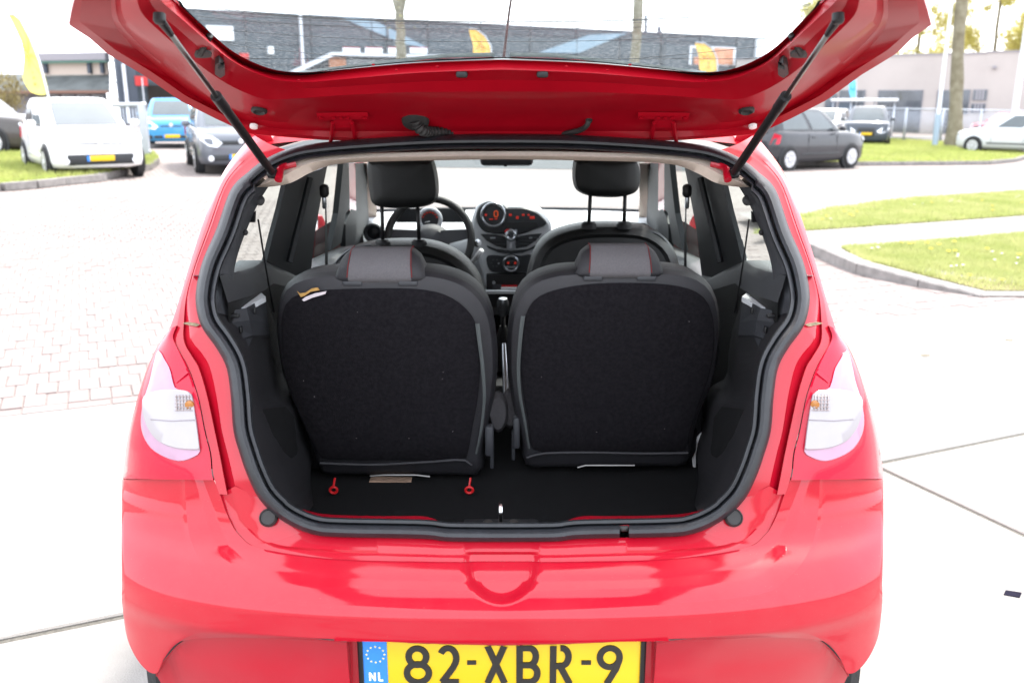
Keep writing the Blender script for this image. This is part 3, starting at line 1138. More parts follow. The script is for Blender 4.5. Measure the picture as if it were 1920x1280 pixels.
def feather_flag(outline, t, m, pole_px, label, marks, thick=.02, mark_m=None):
    d = lambda x, y, k=0.: on_t(x, y, t) + Vector((0, k, 0))
    base = on_g(*pole_px[-1])
    root = empty('feather_flag', Vector((d(*pole_px[-1]).x, d(*pole_px[-1]).y, gz(base.x))), 0, label, 'flag')
    root['_inplace'] = 1
    c = cr(outline, 44, closed=True)
    b = MB()
    cx_, cy_ = sum(p[0] for p in c) / len(c), sum(p[1] for p in c) / len(c)
    rings = []
    for s_, k in ((1, 0), (.6, .03), (.25, .05), (.02, .02)):
        rings.append([d(cx_ + (p[0] - cx_) * s_, cy_ + (p[1] - cy_) * s_, k * math.sin(p[1] * .12) * t * .04) for p in c])
    b.loft(rings, closed=True)
    b.build('banner', m, root)
    pts = [d(x, y, -.03) for x, y in pole_px]
    last = pts[-1]
    pts.append(Vector((last.x, last.y, gz(last.x))))
    MB().tube(pts, .02, 6).build('mast', M['galv'], root)
    for (x, y, w, h) in marks:
        MB().prism([d(x - w, y - h, -.06), d(x + w, y - h, -.06), d(x + w, y + h, -.06), d(x - w, y + h, -.06)], (0, .01, 0)).build('red_mark', mark_m or M['redsign'], root, smooth=False)


M['flagy'] = mat('yellow_flag_cloth', (.70, .62, .15), rough=.8, var=.05)
M['flago'] = mat('orange_yellow_flag_cloth', (.66, .40, .08), rough=.8, var=.05)
M['flagb'] = mat('blue_flag_cloth', (.12, .42, .60), rough=.8, var=.05)
M['mark'] = mat('faded_red_print', (.55, .20, .06), rough=.8, var=.05)
feather_flag([(15, 27), (28, 29), (40, 40), (55, 70), (72, 110), (90, 172), (62, 175), (47, 157), (42, 138), (45, 110), (40, 80), (30, 50)], 19, M['flagy'],
             [(14, 27), (28, 28), (40, 38), (58, 72), (75, 115), (91, 176), (95, 200)], 'pale yellow feather flag flying above the white hatchback', [(66, 146, 1.5, 2.5), (68, 158, 2, 3), (64, 136, 1, 1.5)], mark_m=M['mark'])
feather_flag([(880, 54), (893, 56), (908, 68), (918, 85), (921, 104), (890, 106), (887, 85), (882, 68)], 30, M['flago'],
             [(880, 54), (893, 55), (909, 67), (920, 86), (922, 106), (922, 120)], 'orange yellow feather flag seen through the raised rear window near its middle', [(903, 74, 1.5, 1.2), (903, 80, 1.5, 1.6), (904, 87, 1.5, 1.6), (904, 94, 1.5, 1.4)], mark_m=M['mark'])
feather_flag([(1304, 80), (1320, 82), (1334, 92), (1342, 108), (1344, 132), (1314, 134), (1311, 110), (1307, 95)], 30, M['flago'],
             [(1304, 80), (1320, 81), (1335, 91), (1344, 109), (1345, 134), (1345, 150)], 'orange yellow feather flag seen through the right end of the raised rear window', [(1326, 102, 1.5, 1.6), (1327, 110, 1.5, 1.6), (1328, 118, 1.5, 1.6), (1328, 126, 1.5, 1.4)], mark_m=M['mark'])
feather_flag([(1593, 150), (1604, 152), (1604, 178), (1601, 190), (1596, 184), (1592, 170)], 46, M['flagb'], [(1605, 148), (1605, 180), (1605, 215)], 'small light blue banner hanging before the beige grey building', [])

# ================================================================ TREES
M['bark'] = mat('grey_green_bark', (.13, .11, .07), rough=.95, col2=(.24, .22, .16), vscale=3.2, bump=.9, bscale=14)
M['leaf_y'] = mat('spring_leaves', (.42, .39, .10), rough=.7, col2=(.58, .52, .20), vscale=.35, spec=.2)
thin_leaf(M['leaf_y'], .4)
M['leaf_b'] = mat('shrub_leaves', (.16, .13, .06), rough=.8, col2=(.24, .20, .07), vscale=.8, spec=.2)


def leaf_cloud(name, centers, n, size, m, parent):
    V = np.zeros((n * 4, 3))
    cs = np.array([c[:3] for c in centers])
    rs = np.array([c[3] for c in centers])
    w = rs ** 2
    idx = rng.choice(len(cs), n, p=w / w.sum())
    dirs = rng.normal(size=(n, 3))
    dirs /= np.linalg.norm(dirs, axis=1)[:, None]
    rad = rs[idx] * rng.random(n) ** .45
    P = cs[idx] + dirs * rad[:, None]
    a = rng.normal(size=(n, 3))
    a /= np.linalg.norm(a, axis=1)[:, None]
    bb = np.cross(a, rng.normal(size=(n, 3)))
    bb /= np.linalg.norm(bb, axis=1)[:, None]
    s = (size * rng.uniform(.6, 1.4, n))[:, None]
    V[0::4], V[1::4], V[2::4], V[3::4] = P - a * s, P + bb * s * .55, P + a * s, P - bb * s * .55
    me = bpy.data.meshes.new(name)
    me.vertices.add(n * 4)
    me.vertices.foreach_set("co", V.ravel())
    me.loops.add(n * 4)
    me.loops.foreach_set("vertex_index", np.arange(n * 4))
    me.polygons.add(n)
    me.polygons.foreach_set("loop_start", np.arange(0, n * 4, 4))
    me.polygons.foreach_set("loop_total", np.full(n, 4))
    me.materials.append(m)
    me.update()
    me.validate()
    o = link(bpy.data.objects.new(name, me))
    return adopt(o, parent)


def trunk_shape(h, r, lean=0., fork=None, knots=True, seed=0):
    rr = random.Random(seed)
    b = MB()
    n = 14
    pts, rad = [], []
    top = fork if fork else h
    for k in range(n + 1):
        s_ = k / n
        z = s_ * top
        pts.append((lean * s_ + rr.gauss(0, r * .10) * (k > 0), rr.gauss(0, r * .10), z))
        flare = 1 + .55 * math.exp(-z / (r * 1.6))
        rad.append(r * flare * (1 - .35 * s_) * (1 + (rr.choice((0, 0, .14)) if knots else 0)))
    b.tube(pts, rad, 12)
    tips = [pts[-1]]
    if fork:
        for sgn in (-1, 1):
            q = [pts[-1]]
            for k in range(1, 7):
                q.append((pts[-1][0] + sgn * r * (1.2 * math.sqrt(k) * .9), pts[-1][1] + rr.gauss(0, r * .2), fork + (h - fork) * k / 6))
            b.tube(q, [r * .62 * (1 - .09 * k) for k in range(7)], 10)
            tips.append(q[-1])
    for k in range(7):
        z = h * rr.uniform(.72, .98)
        a = rr.uniform(0, 6.28)
        L = rr.uniform(.12, .3) * h
        st = Vector((lean * z / top, 0, z))
        q = [st + Vector((math.cos(a), math.sin(a), .7)) * (L * j / 5) + Vector((rr.gauss(0, .05), rr.gauss(0, .05), .02 * j * j)) for j in range(6)]
        b.tube(q, [r * .35 * (1 - j / 6.5) for j in range(6)], 7)
        tips.append(tuple(q[-1]))
        tips.append(tuple(q[3]))
    return b, tips


def street_tree(px, t, h, r, label, lean=0., fork=None, seed=0, leaves=900, name='tree'):
    x = (px - 960) / F_PX * t + CX
    y = t
    for _ in range(6):
        q = to_px((x, y, gz(x)))
        x += (px - q[0]) / F_PX * t
        y += (t - q[2])
    root = empty(name, (x, y, gz(x)), 0, label, 'tree')
    b, tips = trunk_shape(h, r, lean, fork, seed=seed)
    b.build('trunk', M['bark'], root)
    leaf_cloud('crown', [(*p, .75) for p in tips], leaves, .05, M['leaf_y'], root)
    return root


street_tree(1787, 37, 12.5, .25, 'tall bare trunk with mossy bark on the verge before the beige building', lean=-.8, seed=3)
street_tree(757, 33, 9.5, .23, 'forked grey trunk seen through the left half of the raised rear window', fork=4.5, seed=8)
street_tree(1184, 33, 10.5, .19, 'slender mossy trunk seen through the right half of the raised rear window', lean=.15, seed=14)
tall = [(1545, 96, 17, 'leftmost'), (1640, 105, 22, ''), (1700, 92, 18, ''), (1765, 108, 23, ''), (1840, 98, 20, ''), (1905, 90, 21, ''), (1970, 104, 22, ''), (1600, 118, 21, '')]
labs = ['spring tree with yellow green leaves right beside the raised tailgate corner', 'tall loose yellow green tree left of the white lamp post', 'rounder yellow green tree just left of the white lamp post',
        'tall yellow green tree directly behind the bare trunk', 'yellow green tree right of the bare trunk above the roof step', 'yellow green tree above the right end of the roof', 'yellow green tree past the right lamp post', 'farther pale tree between the tailgate corner and lamp post']
for k, (px, t, h, _) in enumerate(tall):
    x = (px - 960) / F_PX * t
    root = empty('poplar_tree', (x, t * 1.02, gz(x)), random.uniform(0, 6), labs[k], 'tree', 'spring trees behind the beige grey building')
    b, tips = trunk_shape(h, .22, random.uniform(-.5, .5), None, knots=False, seed=30 + k)
    b.build('trunk', M['bark'], root)
    cl = []
    for _ in range(40):
        z = h * random.uniform(.3, 1.05)
        w = .16 * h * math.sin(math.pi * min(1, max(.12, (z / h - .22) / .85))) + .5
        a = random.uniform(0, 6.28)
        d_ = w * random.random() ** .5
        cl.append((math.cos(a) * d_, math.sin(a) * d_, z, random.uniform(.5, 1.3)))
    leaf_cloud('crown', cl + [(*p, .8) for p in tips], 16000, .13, M['leaf_y'], root)
# brown shrubs at the left edge
for k, (px, t, h, lab) in enumerate(((10, 40, 2.7, 'brown leafless shrub at the left edge behind the dark car'), (52, 44, 2.3, 'brown green shrub under the pale yellow flag'))):
    x = (px - 960) / F_PX * t
    root = empty('shrub', (x, t, gz(x)), 0, lab, 'shrub')
    b = MB()
    cl = []
    for q in range(12):
        a, e = random.uniform(0, 6.28), random.uniform(.2, .9)
        tip = Vector((math.cos(a) * e, math.sin(a) * e, h * random.uniform(.6, 1)))
        b.tube([(0, 0, 0), tip * .5 + Vector((0, 0, .1)), tip], [.03, .02, .008], 5)
        cl.append((*tip, .45))
        cl.append((*(tip * .6), .4))
    b.build('stems', M['bark'], root)
    leaf_cloud('foliage', cl, 1800, .05, M['leaf_b'], root)
# ================================================================ PARKED CARS (each built in its own frame: nose towards -Y, ground at z = 0)
M['carglass'] = mat('parked_car_glass', (.05, .065, .07), rough=.05, coat=1., metal=.25, var=.15, vscale=2)
M['lampglass'] = mat('headlamp_glass', (.75, .78, .82), rough=.1, coat=1., metal=.3, var=.05)
M['rim'] = mat('alloy_rim', (.62, .63, .66), rough=.35, metal=.5, var=.05)
M['grille'] = mat('black_grille', (.02, .022, .025), rough=.45, var=.1)


def wheel(root, x, y, r, w, rim_m, spokes=6):
    side = 1 if x > 0 else -1
    ax = (side, 0, 0)
    t = MB().disc((x - side * w / 2, y, r), ax, [(r * .62, 0), (r * .93, 0), (r, w * .18), (r, w * .82), (r * .93, w), (r * .66, w), (r * .62, w * .92)], 28).build('wheel', M['tyre'], root)
    b = MB().disc((x + side * w * .36, y, r), ax, [(0, -.03), (r * .66, -.03), (r * .67, .02), (r * .60, .025), (r * .58, -.015), (0, -.012)], 28)
    b.build('rim', mat_dark_rim if rim_m is None else M['grille'], t)
    b = MB()
    for k in range(spokes):
        a = k * 2 * math.pi / spokes + .3
        u = Vector((0, math.cos(a), math.sin(a)))
        v = Vector((0, -math.sin(a), math.cos(a)))
        c = Vector((x + side * w * .36, y, r))
        o = Vector((side * .03, 0, 0))
        b.prism([c + v * r * .10, c + u * r * .6 + v * r * .17, c + u * r * .6 - v * r * .17, c - v * r * .10], o)
    b.disc((x + side * w * .36, y, r), ax, [(0, 0), (r * .2, 0), (r * .17, .04), (0, .045)], 16)
    b.disc((x + side * w * .36, y, r), ax, [(r * .57, 0), (r * .66, 0), (r * .66, .03), (r * .58, .03)], 28)
    b.build('spokes', rim_m or M['rim'], t)


mat_dark_rim = M['grille']


def car(name, loc, rz, label, cat, paint, L=3.7, Wd=1.66, H=1.5, belt=.92, hood=.88, wb=2.4, nose=.65, ws=(.30, 1.0), rear=(.05, .12), roofz=None, glass=None, grille=(.30, .12, .62), intake=(.62, .16, .34), plate=True, lamps=True, rails=False, lower=None, rim=None):
    """ws: windscreen foot and head as distance behind the front axle; rear: roof end and rear-window foot ahead of the tail"""
    root = empty(name, loc, rz, label, cat)
    glass = glass or M['carglass']
    hw = Wd / 2
    y0, y1 = -nose, L - nose
    fa, ra = 0., wb
    # side silhouette of the lower body
    st = [(y0, .30, .58, .70), (y0 + .02, .24, .70, .80), (y0 + .10, .20, hood - .10, .90), (y0 + .28, .18, hood - .04, .97), (y0 + .62, .18, hood, 1.0), (ws[0] - .05, .18, belt - .01, 1.0),
          (ws[1], .18, belt + .01, 1.0), (ra - .4, .18, belt + .03, 1.0), (ra + .1, .19, belt + .05, 1.0), (y1 - .25, .22, belt + .05, .97), (y1 - .08, .28, belt + .02, .90), (y1 - .01, .34, belt - .10, .82), (y1, .42, belt - .2, .74)]
    rings = []
    for y, zb, zt, k in st:
        w = hw * k
        half = [(w * .70, zb), (w * .96, zb + .04), (w, zb + .15), (w * 1.0, zb + (zt - zb) * .55), (w * .985, zt - .12), (w * .95, zt - .04), (w * .86, zt), (w * .45, zt + .025)]
        rings.append([(x_, y, z_) for x_, z_ in half] + [(-x_, y, z_) for x_, z_ in reversed(half)])
    b = MB()
    b.loft(rings, closed=True, cap=True)
    body = b.build('body', paint, root, sharp=80)
    # greenhouse
    roofz = roofz or H
    gb, gt = hw * .90, hw * .70
    ya, yb_, yc, yd = ws[0], ws[1], y1 - rear[1], y1 - rear[0]
    zB = belt - .03
    low = [(-gb * .8, ya), (-gb, ya + .30), (-gb * 1.0, (ya + yd) / 2), (-gb * .97, yd - .25), (-gb * .80, yd), (gb * .80, yd), (gb * .97, yd - .25), (gb, (ya + yd) / 2), (gb, ya + .30), (gb * .8, ya)]
    top = [(-gt * .86, yb_), (-gt, yb_ + .18), (-gt * 1.02, (yb_ + yc) / 2), (-gt * .98, yc - .18), (-gt * .85, yc), (gt * .85, yc), (gt * .98, yc - .18), (gt * 1.02, (yb_ + yc) / 2), (gt, yb_ + .18), (gt * .86, yb_)]
    zt_ = [roofz - .05, roofz - .035, roofz - .01, roofz - .03, roofz - .06] + [roofz - .06, roofz - .03, roofz - .01, roofz - .035, roofz - .05]
    NO = 72
    dup_ = lambda P: [q for p, n_ in zip(P, P[1:] + P[:1]) for q in (p, (p[0] * .5 + n_[0] * .5, p[1] * .5 + n_[1] * .5))]
    lowc, topc = crp([(*p,) for p in dup_(low)] + [low[0]], NO + 1)[:-1], crp([(u, v, z) for (u, v), z in zip(dup_(top), dup_([(z, 0) for z in zt_]) and [q[0] for q in dup_([(z, 0) for z in zt_])])] + [(*top[0], zt_[0])], NO + 1)[:-1]
    cy = (yb_ + yc) / 2

    def shell(i, v, off=0.):
        (x, y), (u, w, z) = lowc[i % NO], topc[i % NO]
        bul = .030 * math.sin(math.pi * min(1, v)) * (1 if abs(x) > gb * .85 else .8)
        px_, py_ = x + (u - x) * v, y + (w - y) * v
        d_ = Vector((px_, (py_ - cy) * .45, 0)).normalized()
        return Vector((px_, py_, zB + (z - zB) * v)) + d_ * (bul + off)
    rings = [[shell(i, v) for i in range(NO)] for v in (0, .2, .4, .6, .8, .92)]
    rings += [[Vector((u * k, cy + (w - cy) * (k * .35 + .65), zz)) for (u, w, z) in topc for zz in [z + (roofz - z) * f]] for k, f in ((.975, .1), (.93, .45), (.8, .8), (.5, .98), (.05, 1.0))]
    b = MB()
    b.loft(rings, closed=True, cap=True)
    b.build('roof', paint, root, sharp=75)
    seg_n = NO / len(low)

    def pane(i, a0, a1, h0, h1, nm):
        """glass laid 8 mm proud on the greenhouse between outline points i and i+1"""
        g = [[shell_f(i + a0 + (a1 - a0) * q / 8, h0 + (h1 - h0) * r_ / 4, .008) for q in range(9)] for r_ in range(5)]
        MB().loft(g).build(nm, glass, root)

    def shell_f(s_, v, off):
        q = s_ * seg_n
        i = int(math.floor(q))
        return shell(i, v, off).lerp(shell(i + 1, v, off), q - i)
    pane(9, .04, .96, .12, .93, 'windscreen')
    pane(4, .08, .92, .40, .92, 'rear_window')
    pane(1, .16, .92, .14, .90, 'side_window')
    pane(2, .04, .86, .16, .89, 'side_window')
    pane(7, .08, .84, .14, .90, 'side_window')
    pane(6, .14, .96, .16, .89, 'side_window')
    # wheel arches and wheels
    r = .30 if H < 1.58 else .34
    for sgn in (-1, 1):
        for y in (fa, ra):
            MB().disc((sgn * (hw - .02), y, r), (sgn, 0, 0), [(0, -.1), (r * 1.16, -.1), (r * 1.16, .024), (r * 1.10, .026), (0, .026)], 28).build('wheel_arch', M['grille'], root)
            wheel(root, sgn * (hw - .055), y, r, .19, rim)
    # front
    gw, gh, gzc = grille
    yf = y0 - .012

    def front_panel(nm, w, h, zc, m, depth=.05, yoff=0., bev=.03, par=root):
        return MB().box((0, yf + depth / 2 + yoff, zc), (w, depth, h), bev=bev).build(nm, m, par)
    if gw:
        front_panel('grille', gw * 2, gh, gzc, M['grille'])
    iw, ih, izc = intake
    front_panel('air_intake', iw * 2 * hw, ih, izc, M['grille'], yoff=.005)
    if plate:
        p_ = front_panel('number_plate', .46, .10, izc + .02, M['plate_y'], depth=.02, yoff=-.012, bev=.004)
        MB().box((-.225 * 1, yf - .004, izc + .02), (.05, .022, .10)).build('blue_strip', M['plate_b'], p_, smooth=False)
    if gw and gh < .2:
        MB().disc((0, yf - .002, gzc + .03), (0, -1, 0), [(0, 0), (.055, 0), (.05, .012), (0, .016)], 18).build('front_badge', M['rim'], root)
    for sgn in (-1, 1):
        if lamps:
            hl = [(sgn * hw * .44, y0 - .005, .62), (sgn * hw * .56, y0 + .0, .54), (sgn * hw * .76, y0 + .02, .57), (sgn * hw * .94, y0 + .15, .70), (sgn * hw * .92, y0 + .20, .80), (sgn * hw * .66, y0 + .06, .76)]
            MB().prism(hl, (0, -.03, .01)).build('headlight', M['lampglass'], root, smooth=False)
            MB().disc((sgn * hw * .72, yf + .03, .33), (0, -1, 0), [(0, 0), (.06, 0), (.055, .025), (0, .03)], 14).build('fog_lamp', M['grille'] if lower is None else M['lampglass'], root)
            tlp = [(sgn * hw * .80, y1 - .02, .66), (sgn * hw * .97, y1 - .22, .68), (sgn * hw * .965, y1 - .28, .88), (sgn * hw * .90, y1 - .08, .94)]
            MB().prism(tlp, (sgn * .015, .015, 0)).build('tail_light', M['lens_red'], root, smooth=False)
        mir_ = MB().box((sgn * (hw + .10), ws[0] + .42, belt + .07), (.17, .10, .13), bev=.05).build('wing_mirror', paint, root)
        MB().tube([(sgn * (hw - .06), ws[0] + .42, belt + .03), (sgn * (hw + .06), ws[0] + .42, belt + .05)], .02, 6).build('mirror_arm', M['grille'], mir_)
        MB().box((sgn * hw * 1.002, fa + 1.55, belt - .13), (.02, .16, .03), bev=.008).build('door_handle', paint, root)
        for yy in (fa + .62, fa + 1.75):
            MB().box((sgn * (hw * 1.0), yy, (belt + .3) / 2 + .02), (.006, .012, belt - .42)).build('door_gap', M['grille'], root, smooth=False)
        MB().box((sgn * (hw * 1.0), (fa + ra) / 2, .40), (.02, wb - .95, .05), bev=.008).build('side_strip', lower or M['grille'], root)
        if rails:
            MB().tube([(sgn * gt * .9, yb_ + .2, roofz + .01), (sgn * gt * .9, yb_ + .35, roofz + .06), (sgn * gt * .9, yc - .3, roofz + .06), (sgn * gt * .9, yc - .15, roofz + .01)], .02, 6).build('roof_rail', M['grille'], root)
    return root


P_white = paint_mat('white_car_paint', (.80, .80, .80), dirt=.02)
P_brown = paint_mat('dark_brown_car_paint', (.055, .048, .045), dirt=.05)
P_blue = paint_mat('blue_car_paint', (.05, .26, .50), dirt=.03)
P_grey = paint_mat('dark_grey_car_paint', (.11, .12, .14), flake=.2, dirt=.04)
P_anth = paint_mat('anthracite_car_paint', (.028, .030, .036), flake=.1, dirt=.04)
P_silv = paint_mat('silver_car_paint', (.55, .57, .60), flake=.4, dirt=.02)
P_navy = paint_mat('navy_car_paint', (.035, .045, .06), flake=.1, dirt=.03)


def place(px, t, up=0.):
    x = (px - 960) / F_PX * t + CX
    y = t
    for _ in range(6):
        q = to_px((x, y, gz(x)))
        x += (px - q[0]) / F_PX * t
        y += (t - q[2])
    return (x, y, gz(x) + up)


car('white_hatchback', place(180, 17.2, .0), math.radians(36), 'white hatchback with black lower grille parked half on the grass at the left', 'car', P_white, L=3.6, Wd=1.66, H=1.47, wb=2.37, ws=(.08, 1.0), hood=.86,
    grille=(.42, .022, .645), intake=(.70, .20, .36), lower=P_white)
car('brown_estate_car', place(36, 23.0), math.radians(84), 'dark brown estate car cut by the left edge behind the white hatchback', 'car', P_brown, L=4.4, Wd=1.78, H=1.62, belt=1.0, hood=.95, wb=2.7, nose=.85)
car('blue_hatchback', place(326, 27.5), math.radians(18), 'small bright blue hatchback facing us beside the steel gate', 'car', P_blue, L=3.4, Wd=1.62, H=1.46, wb=2.34, ws=(.2, .85), grille=(.30, .04, .64), intake=(.62, .10, .33))
car('grey_estate_car', place(448, 18.9), math.radians(23), 'dark grey estate car with pale headlights half hidden by the gas strut', 'car', P_grey, L=4.2, Wd=1.66, H=1.50, wb=2.46, nose=.80, ws=(.35, 1.1), grille=(.42, .09, .63), intake=(.72, .13, .34), rails=True, lower=M['grille'])
car('dark_hatchback', place(1543, 24.4), math.radians(124), 'dark grey five door hatchback with silver wheels parked side on at the right', 'car', P_anth, L=3.75, Wd=1.69, H=1.53, belt=.95, hood=.92, wb=2.46, nose=.70, ws=(.15, .95), rim=M['rim'])
car('navy_suv', place(1622, 38.0), math.radians(-22), 'dark navy suv with large framed grille facing us behind the dark hatchback', 'car', P_navy, L=4.4, Wd=1.84, H=1.62, belt=1.02, hood=1.02, wb=2.6, nose=.85, grille=(.33, .34, .60), intake=(.33, .10, .50))
car('silver_hatchback_beyond', place(1533, 41.0), math.radians(-32), 'pale silver car half hidden behind the dark grey hatchback roof', 'car', P_silv, L=3.9, Wd=1.7, H=1.48)
bpy.data.objects['silver_hatchback_beyond'].name = 'silver_hatchback'
car('silver_hatchback', place(1843, 33.5), math.radians(217), 'silver hatchback cut by the right edge beyond the verge', 'car', P_silv, L=3.95, Wd=1.70, H=1.46, wb=2.5, nose=.75, ws=(.2, 1.05))
car('red_parked_car', place(1850, 52), math.radians(-75), 'red car partly hidden behind the bar fence at the right', 'car', paint_mat('dull_red_car_paint', (.42, .03, .04)), L=4.0, Wd=1.7, H=1.45)
# flat pale roof on posts behind the suv
q = place(1612, 47)
cp = empty('carport', q, 0, 'flat pale carport roof on thin posts behind the navy suv', 'carport')
MB().box((0, 0, 1.95), (2.4, 3.0, .14), bev=.03).build('roof_sheet', M['post'], cp, smooth=False)
for sx_, sy_ in ((-1.1, -1.3), (1.1, -1.3), (-1.1, 1.3), (1.1, 1.3)):
    MB().tube([(sx_, sy_, 0), (sx_, sy_, 1.9)], .04, 8).build('post', M['galv'], cp)
# ================================================================ THE RED HATCHBACK
hero = empty('red_hatchback', (0, 3.2, 0), 0, 'red three door hatchback with its tailgate raised and empty black boot open towards us', 'car')
hero['_inplace'] = 1
CTR = 942.5

# ---------------------------------------------------------------- rear body, left half in traced rows, mirrored
#        seal edge      channel inner   channel outer   lip outer       silhouette
ROWS = [((536, 281), (515, 274), (505, 270), (490, 262), (474, 252)),
        ((495, 300), (482, 292), (475, 289), (465, 284), (453, 277)),
        ((464, 324), (452, 316), (447, 313), (440, 309), (430, 306)),
        ((433, 356), (424, 352), (420, 350), (414, 347), (408, 345)),
        ((406, 430), (396, 428), (392, 427), (386, 425), (379, 424)),
        ((380, 490), (371, 493), (367, 494), (362, 496), (355, 499)),
        ((368, 544), (357, 550), (351, 553), (342, 558), (336, 562)),
        ((369, 581), (357, 590), (347, 598), (333, 606), (319, 613)),
        ((380, 615), (358, 634), (348, 640), (325, 632), (308, 630)),
        ((406, 652), (380, 664), (364, 670), (338, 660), (293, 652)),
        ((425, 689), (394, 690), (376, 690), (354, 690), (276, 690)),
        ((433, 742), (406, 742), (391, 742), (372, 742), (259, 742)),
        ((438, 806), (416, 806), (405, 806), (385, 806), (242, 806)),
        ((450, 850), (427, 850), (414, 850), (396, 850), (235, 850)),
        ((464, 890), (437, 893), (423, 894), (400, 890), (230, 893)),
        ((484, 931), (444, 925), (429, 927), (411, 926), (228, 899))]
cols = list(zip(*ROWS))
NR = 60
C_S, C_J2, C_J3, C_J4, C_SIL = [crp(c, NR) for c in cols]
OFF = {'S': .006, 'J2': .002, 'J3': .020, 'J4': 0.0}


def ring(c, off):
    if hasattr(off, '__len__'):
        return [on_body(x, y, o) for (x, y), o in zip(c, off)]
    return many_body(c, off)


def halves(build):
    for s in (1, -1):
        build(s)


k_belt = 7 * (NR - 1) // 15 + 1          # rows above this carry pillar out to the silhouette
FADE = [float(np.interp(i * 15 / (NR - 1), [0, 6, 9, 15], [.10, .12, 1, 1])) for i in range(NR)]
fo = lambda o: [o * k for k in FADE]
J_in, J2, J2b, J3, J3b, J4 = ring(C_S, .030), ring(C_J2, OFF['J2']), ring([(a[0] * .8 + b[0] * .2, a[1] * .8 + b[1] * .2) for a, b in zip(C_J2, C_J3)], fo(.010)), ring(C_J3, fo(.020)), ring([(a[0] * .85 + b[0] * .15, a[1] * .85 + b[1] * .15) for a, b in zip(C_J3, C_J4)], fo(.004)), ring(C_J4, 0)
S_ = ring(C_S, .004)
SIL = ring(C_SIL, 0)
MIDP = ring([(a[0] * .5 + b[0] * .5, a[1] * .5 + b[1] * .5) for a, b in zip(C_J4, C_SIL)], 0)
body = MB()
for s in (1, -1):
    Q = lambda R: [sx(p, s) for p in R]
    body.loft([Q(J_in), Q(S_), Q(J2), Q(J2b), Q(J3), Q(J3b), Q(J4)])
    top = slice(0, k_belt + 1)
    body.loft([Q(J4)[top], Q(MIDP)[top], Q(SIL)[top]])
    # outer flank behind the quarter window, and forward
    fl = []
    for d_, dx in ((0, 0), (.04, .004), (.14, .008)):
        fl.append([(s * -(abs(p[0]) + dx), p[1] + d_, p[2]) for p in SIL[top]])
    body.loft(fl)
    # flank below the belt, full length
    def flank(prof, st_):
        rings = []
        for dy, k in st_:
            rings.append([(s * -w * k, max(interp(T_YB, z), 1.76) + dy, z if dy < 2.3 else z * (1 - .20 * (dy - 2.3) / .85)) for z, w in prof])
        body.loft(rings)
    flank([(.62, .824), (.68, .826), (.78, .80), (.90, .762), (1.0, .736), (1.07, .703)], [(0.01, 1.0), (.25, 1.003), (.9, 1.008), (1.7, 1.003), (2.4, .985), (2.9, .93), (3.15, .80)])
    flank([(.22, .78), (.32, .81), (.50, .825), (.62, .8245)], [(.62, 1.005), (.9, 1.008), (1.7, 1.003), (2.2, .99)])
    flank([(.26, .78), (.32, .80), (.50, .82), (.62, .822)], [(2.95, .92), (3.15, .80)])
    # roof edge gutter
    rr0 = [J4[0], MIDP[0], SIL[0]]
body_o = body.build('body', M['red'], hero, sharp=40)
# roof skin and bonnet
b = MB()
rf = []
for Y, z, w in ((2.035, 1.462, .56), (2.10, 1.478, .575), (2.4, 1.492, .585), (2.9, 1.497, .58), (3.45, 1.462, .545)):
    rf.append([(w * u, Y + (.07 if Y < 2.2 else 0) * abs(u) ** 2, z - .028 * abs(u) ** 2.5) for u in np.linspace(-1, 1, 21)])
b.loft(rf)
b.build('roof', M['red_roof'], hero)
b = MB()
rf = []
for Y, z, w in ((4.28, 1.0, .70), (4.5, .975, .70), (4.8, .90, .66), (5.0, .76, .60), (5.06, .5, .58)):
    rf.append([(w * u, Y - .12 * abs(u) ** 2, z - .04 * abs(u) ** 3) for u in np.linspace(-1, 1, 15)])
b.loft(rf)
b.build('bonnet', M['red'], hero)
# cant rails above the doors
b = MB()
for s in (1, -1):
    b.tube([(s * .565, 2.12, 1.445), (s * .57, 2.6, 1.455), (s * .565, 3.1, 1.45), (s * .555, 3.45, 1.43), (s * .62, 3.9, 1.22), (s * .67, 4.25, 1.03)], .032, 8)
b.build('side_rail', M['red'], hero)
# antenna
MB().tube([(-.022, 2.6, 1.49), (-.006, 2.5, 1.62), (.012, 2.40, 1.75), (.049, 2.25, 1.95)], [.006, .004, .003, .002], 6).build('aerial', M['blk'], hero)

# ---------------------------------------------------------------- sill panel under the seal
S2 = [(484, 931), (511, 961), (544, 984), (588, 1001), (640, 1006), (700, 1007), (791, 1009), (841, 1011), (CTR, 1012)]
L1 = [(441, 911), (455, 962), (485, 1001), (530, 1022), (640, 1030), (700, 1031), (791, 1033), (841, 1034), (CTR, 1034)]
L2 = [(412, 926), (428, 968), (449, 1002), (490, 1027), (625, 1046), (700, 1049), (791, 1051), (841, 1052), (CTR, 1052)]


def to_ctr(R):
    R = [Vector(p) for p in R]
    R[-1].x = 0
    return R


def pxring(c, off, n=48):
    return to_ctr(many_body(crp(c, n), off))


def offs(c, dx, dy):
    return [(x + dx, y + dy) for x, y in c]


def scoop(R):
    """hand recess pressed into the middle of the bumper top"""
    out = []
    for p in R:
        p = Vector(p)
        x, y, t = to_px(p)
        e = abs(x - CTR) / 76
        if p.z > .60 and e < 1 and 1030 < y < 1142:
            lim = 1038 + 98 * math.sqrt(1 - e ** 2.2)
            k = min(1, max(0, (lim - y) / 24))
            k = k * k * (3 - 2 * k) * min(1, (y - 1030) / 22) * (lambda q: q * q * (3 - 2 * q))(min(1, (1 - e) / .30))
            p.y += .017 * k
            p.z -= .008 * k
        out.append(p)
    return out


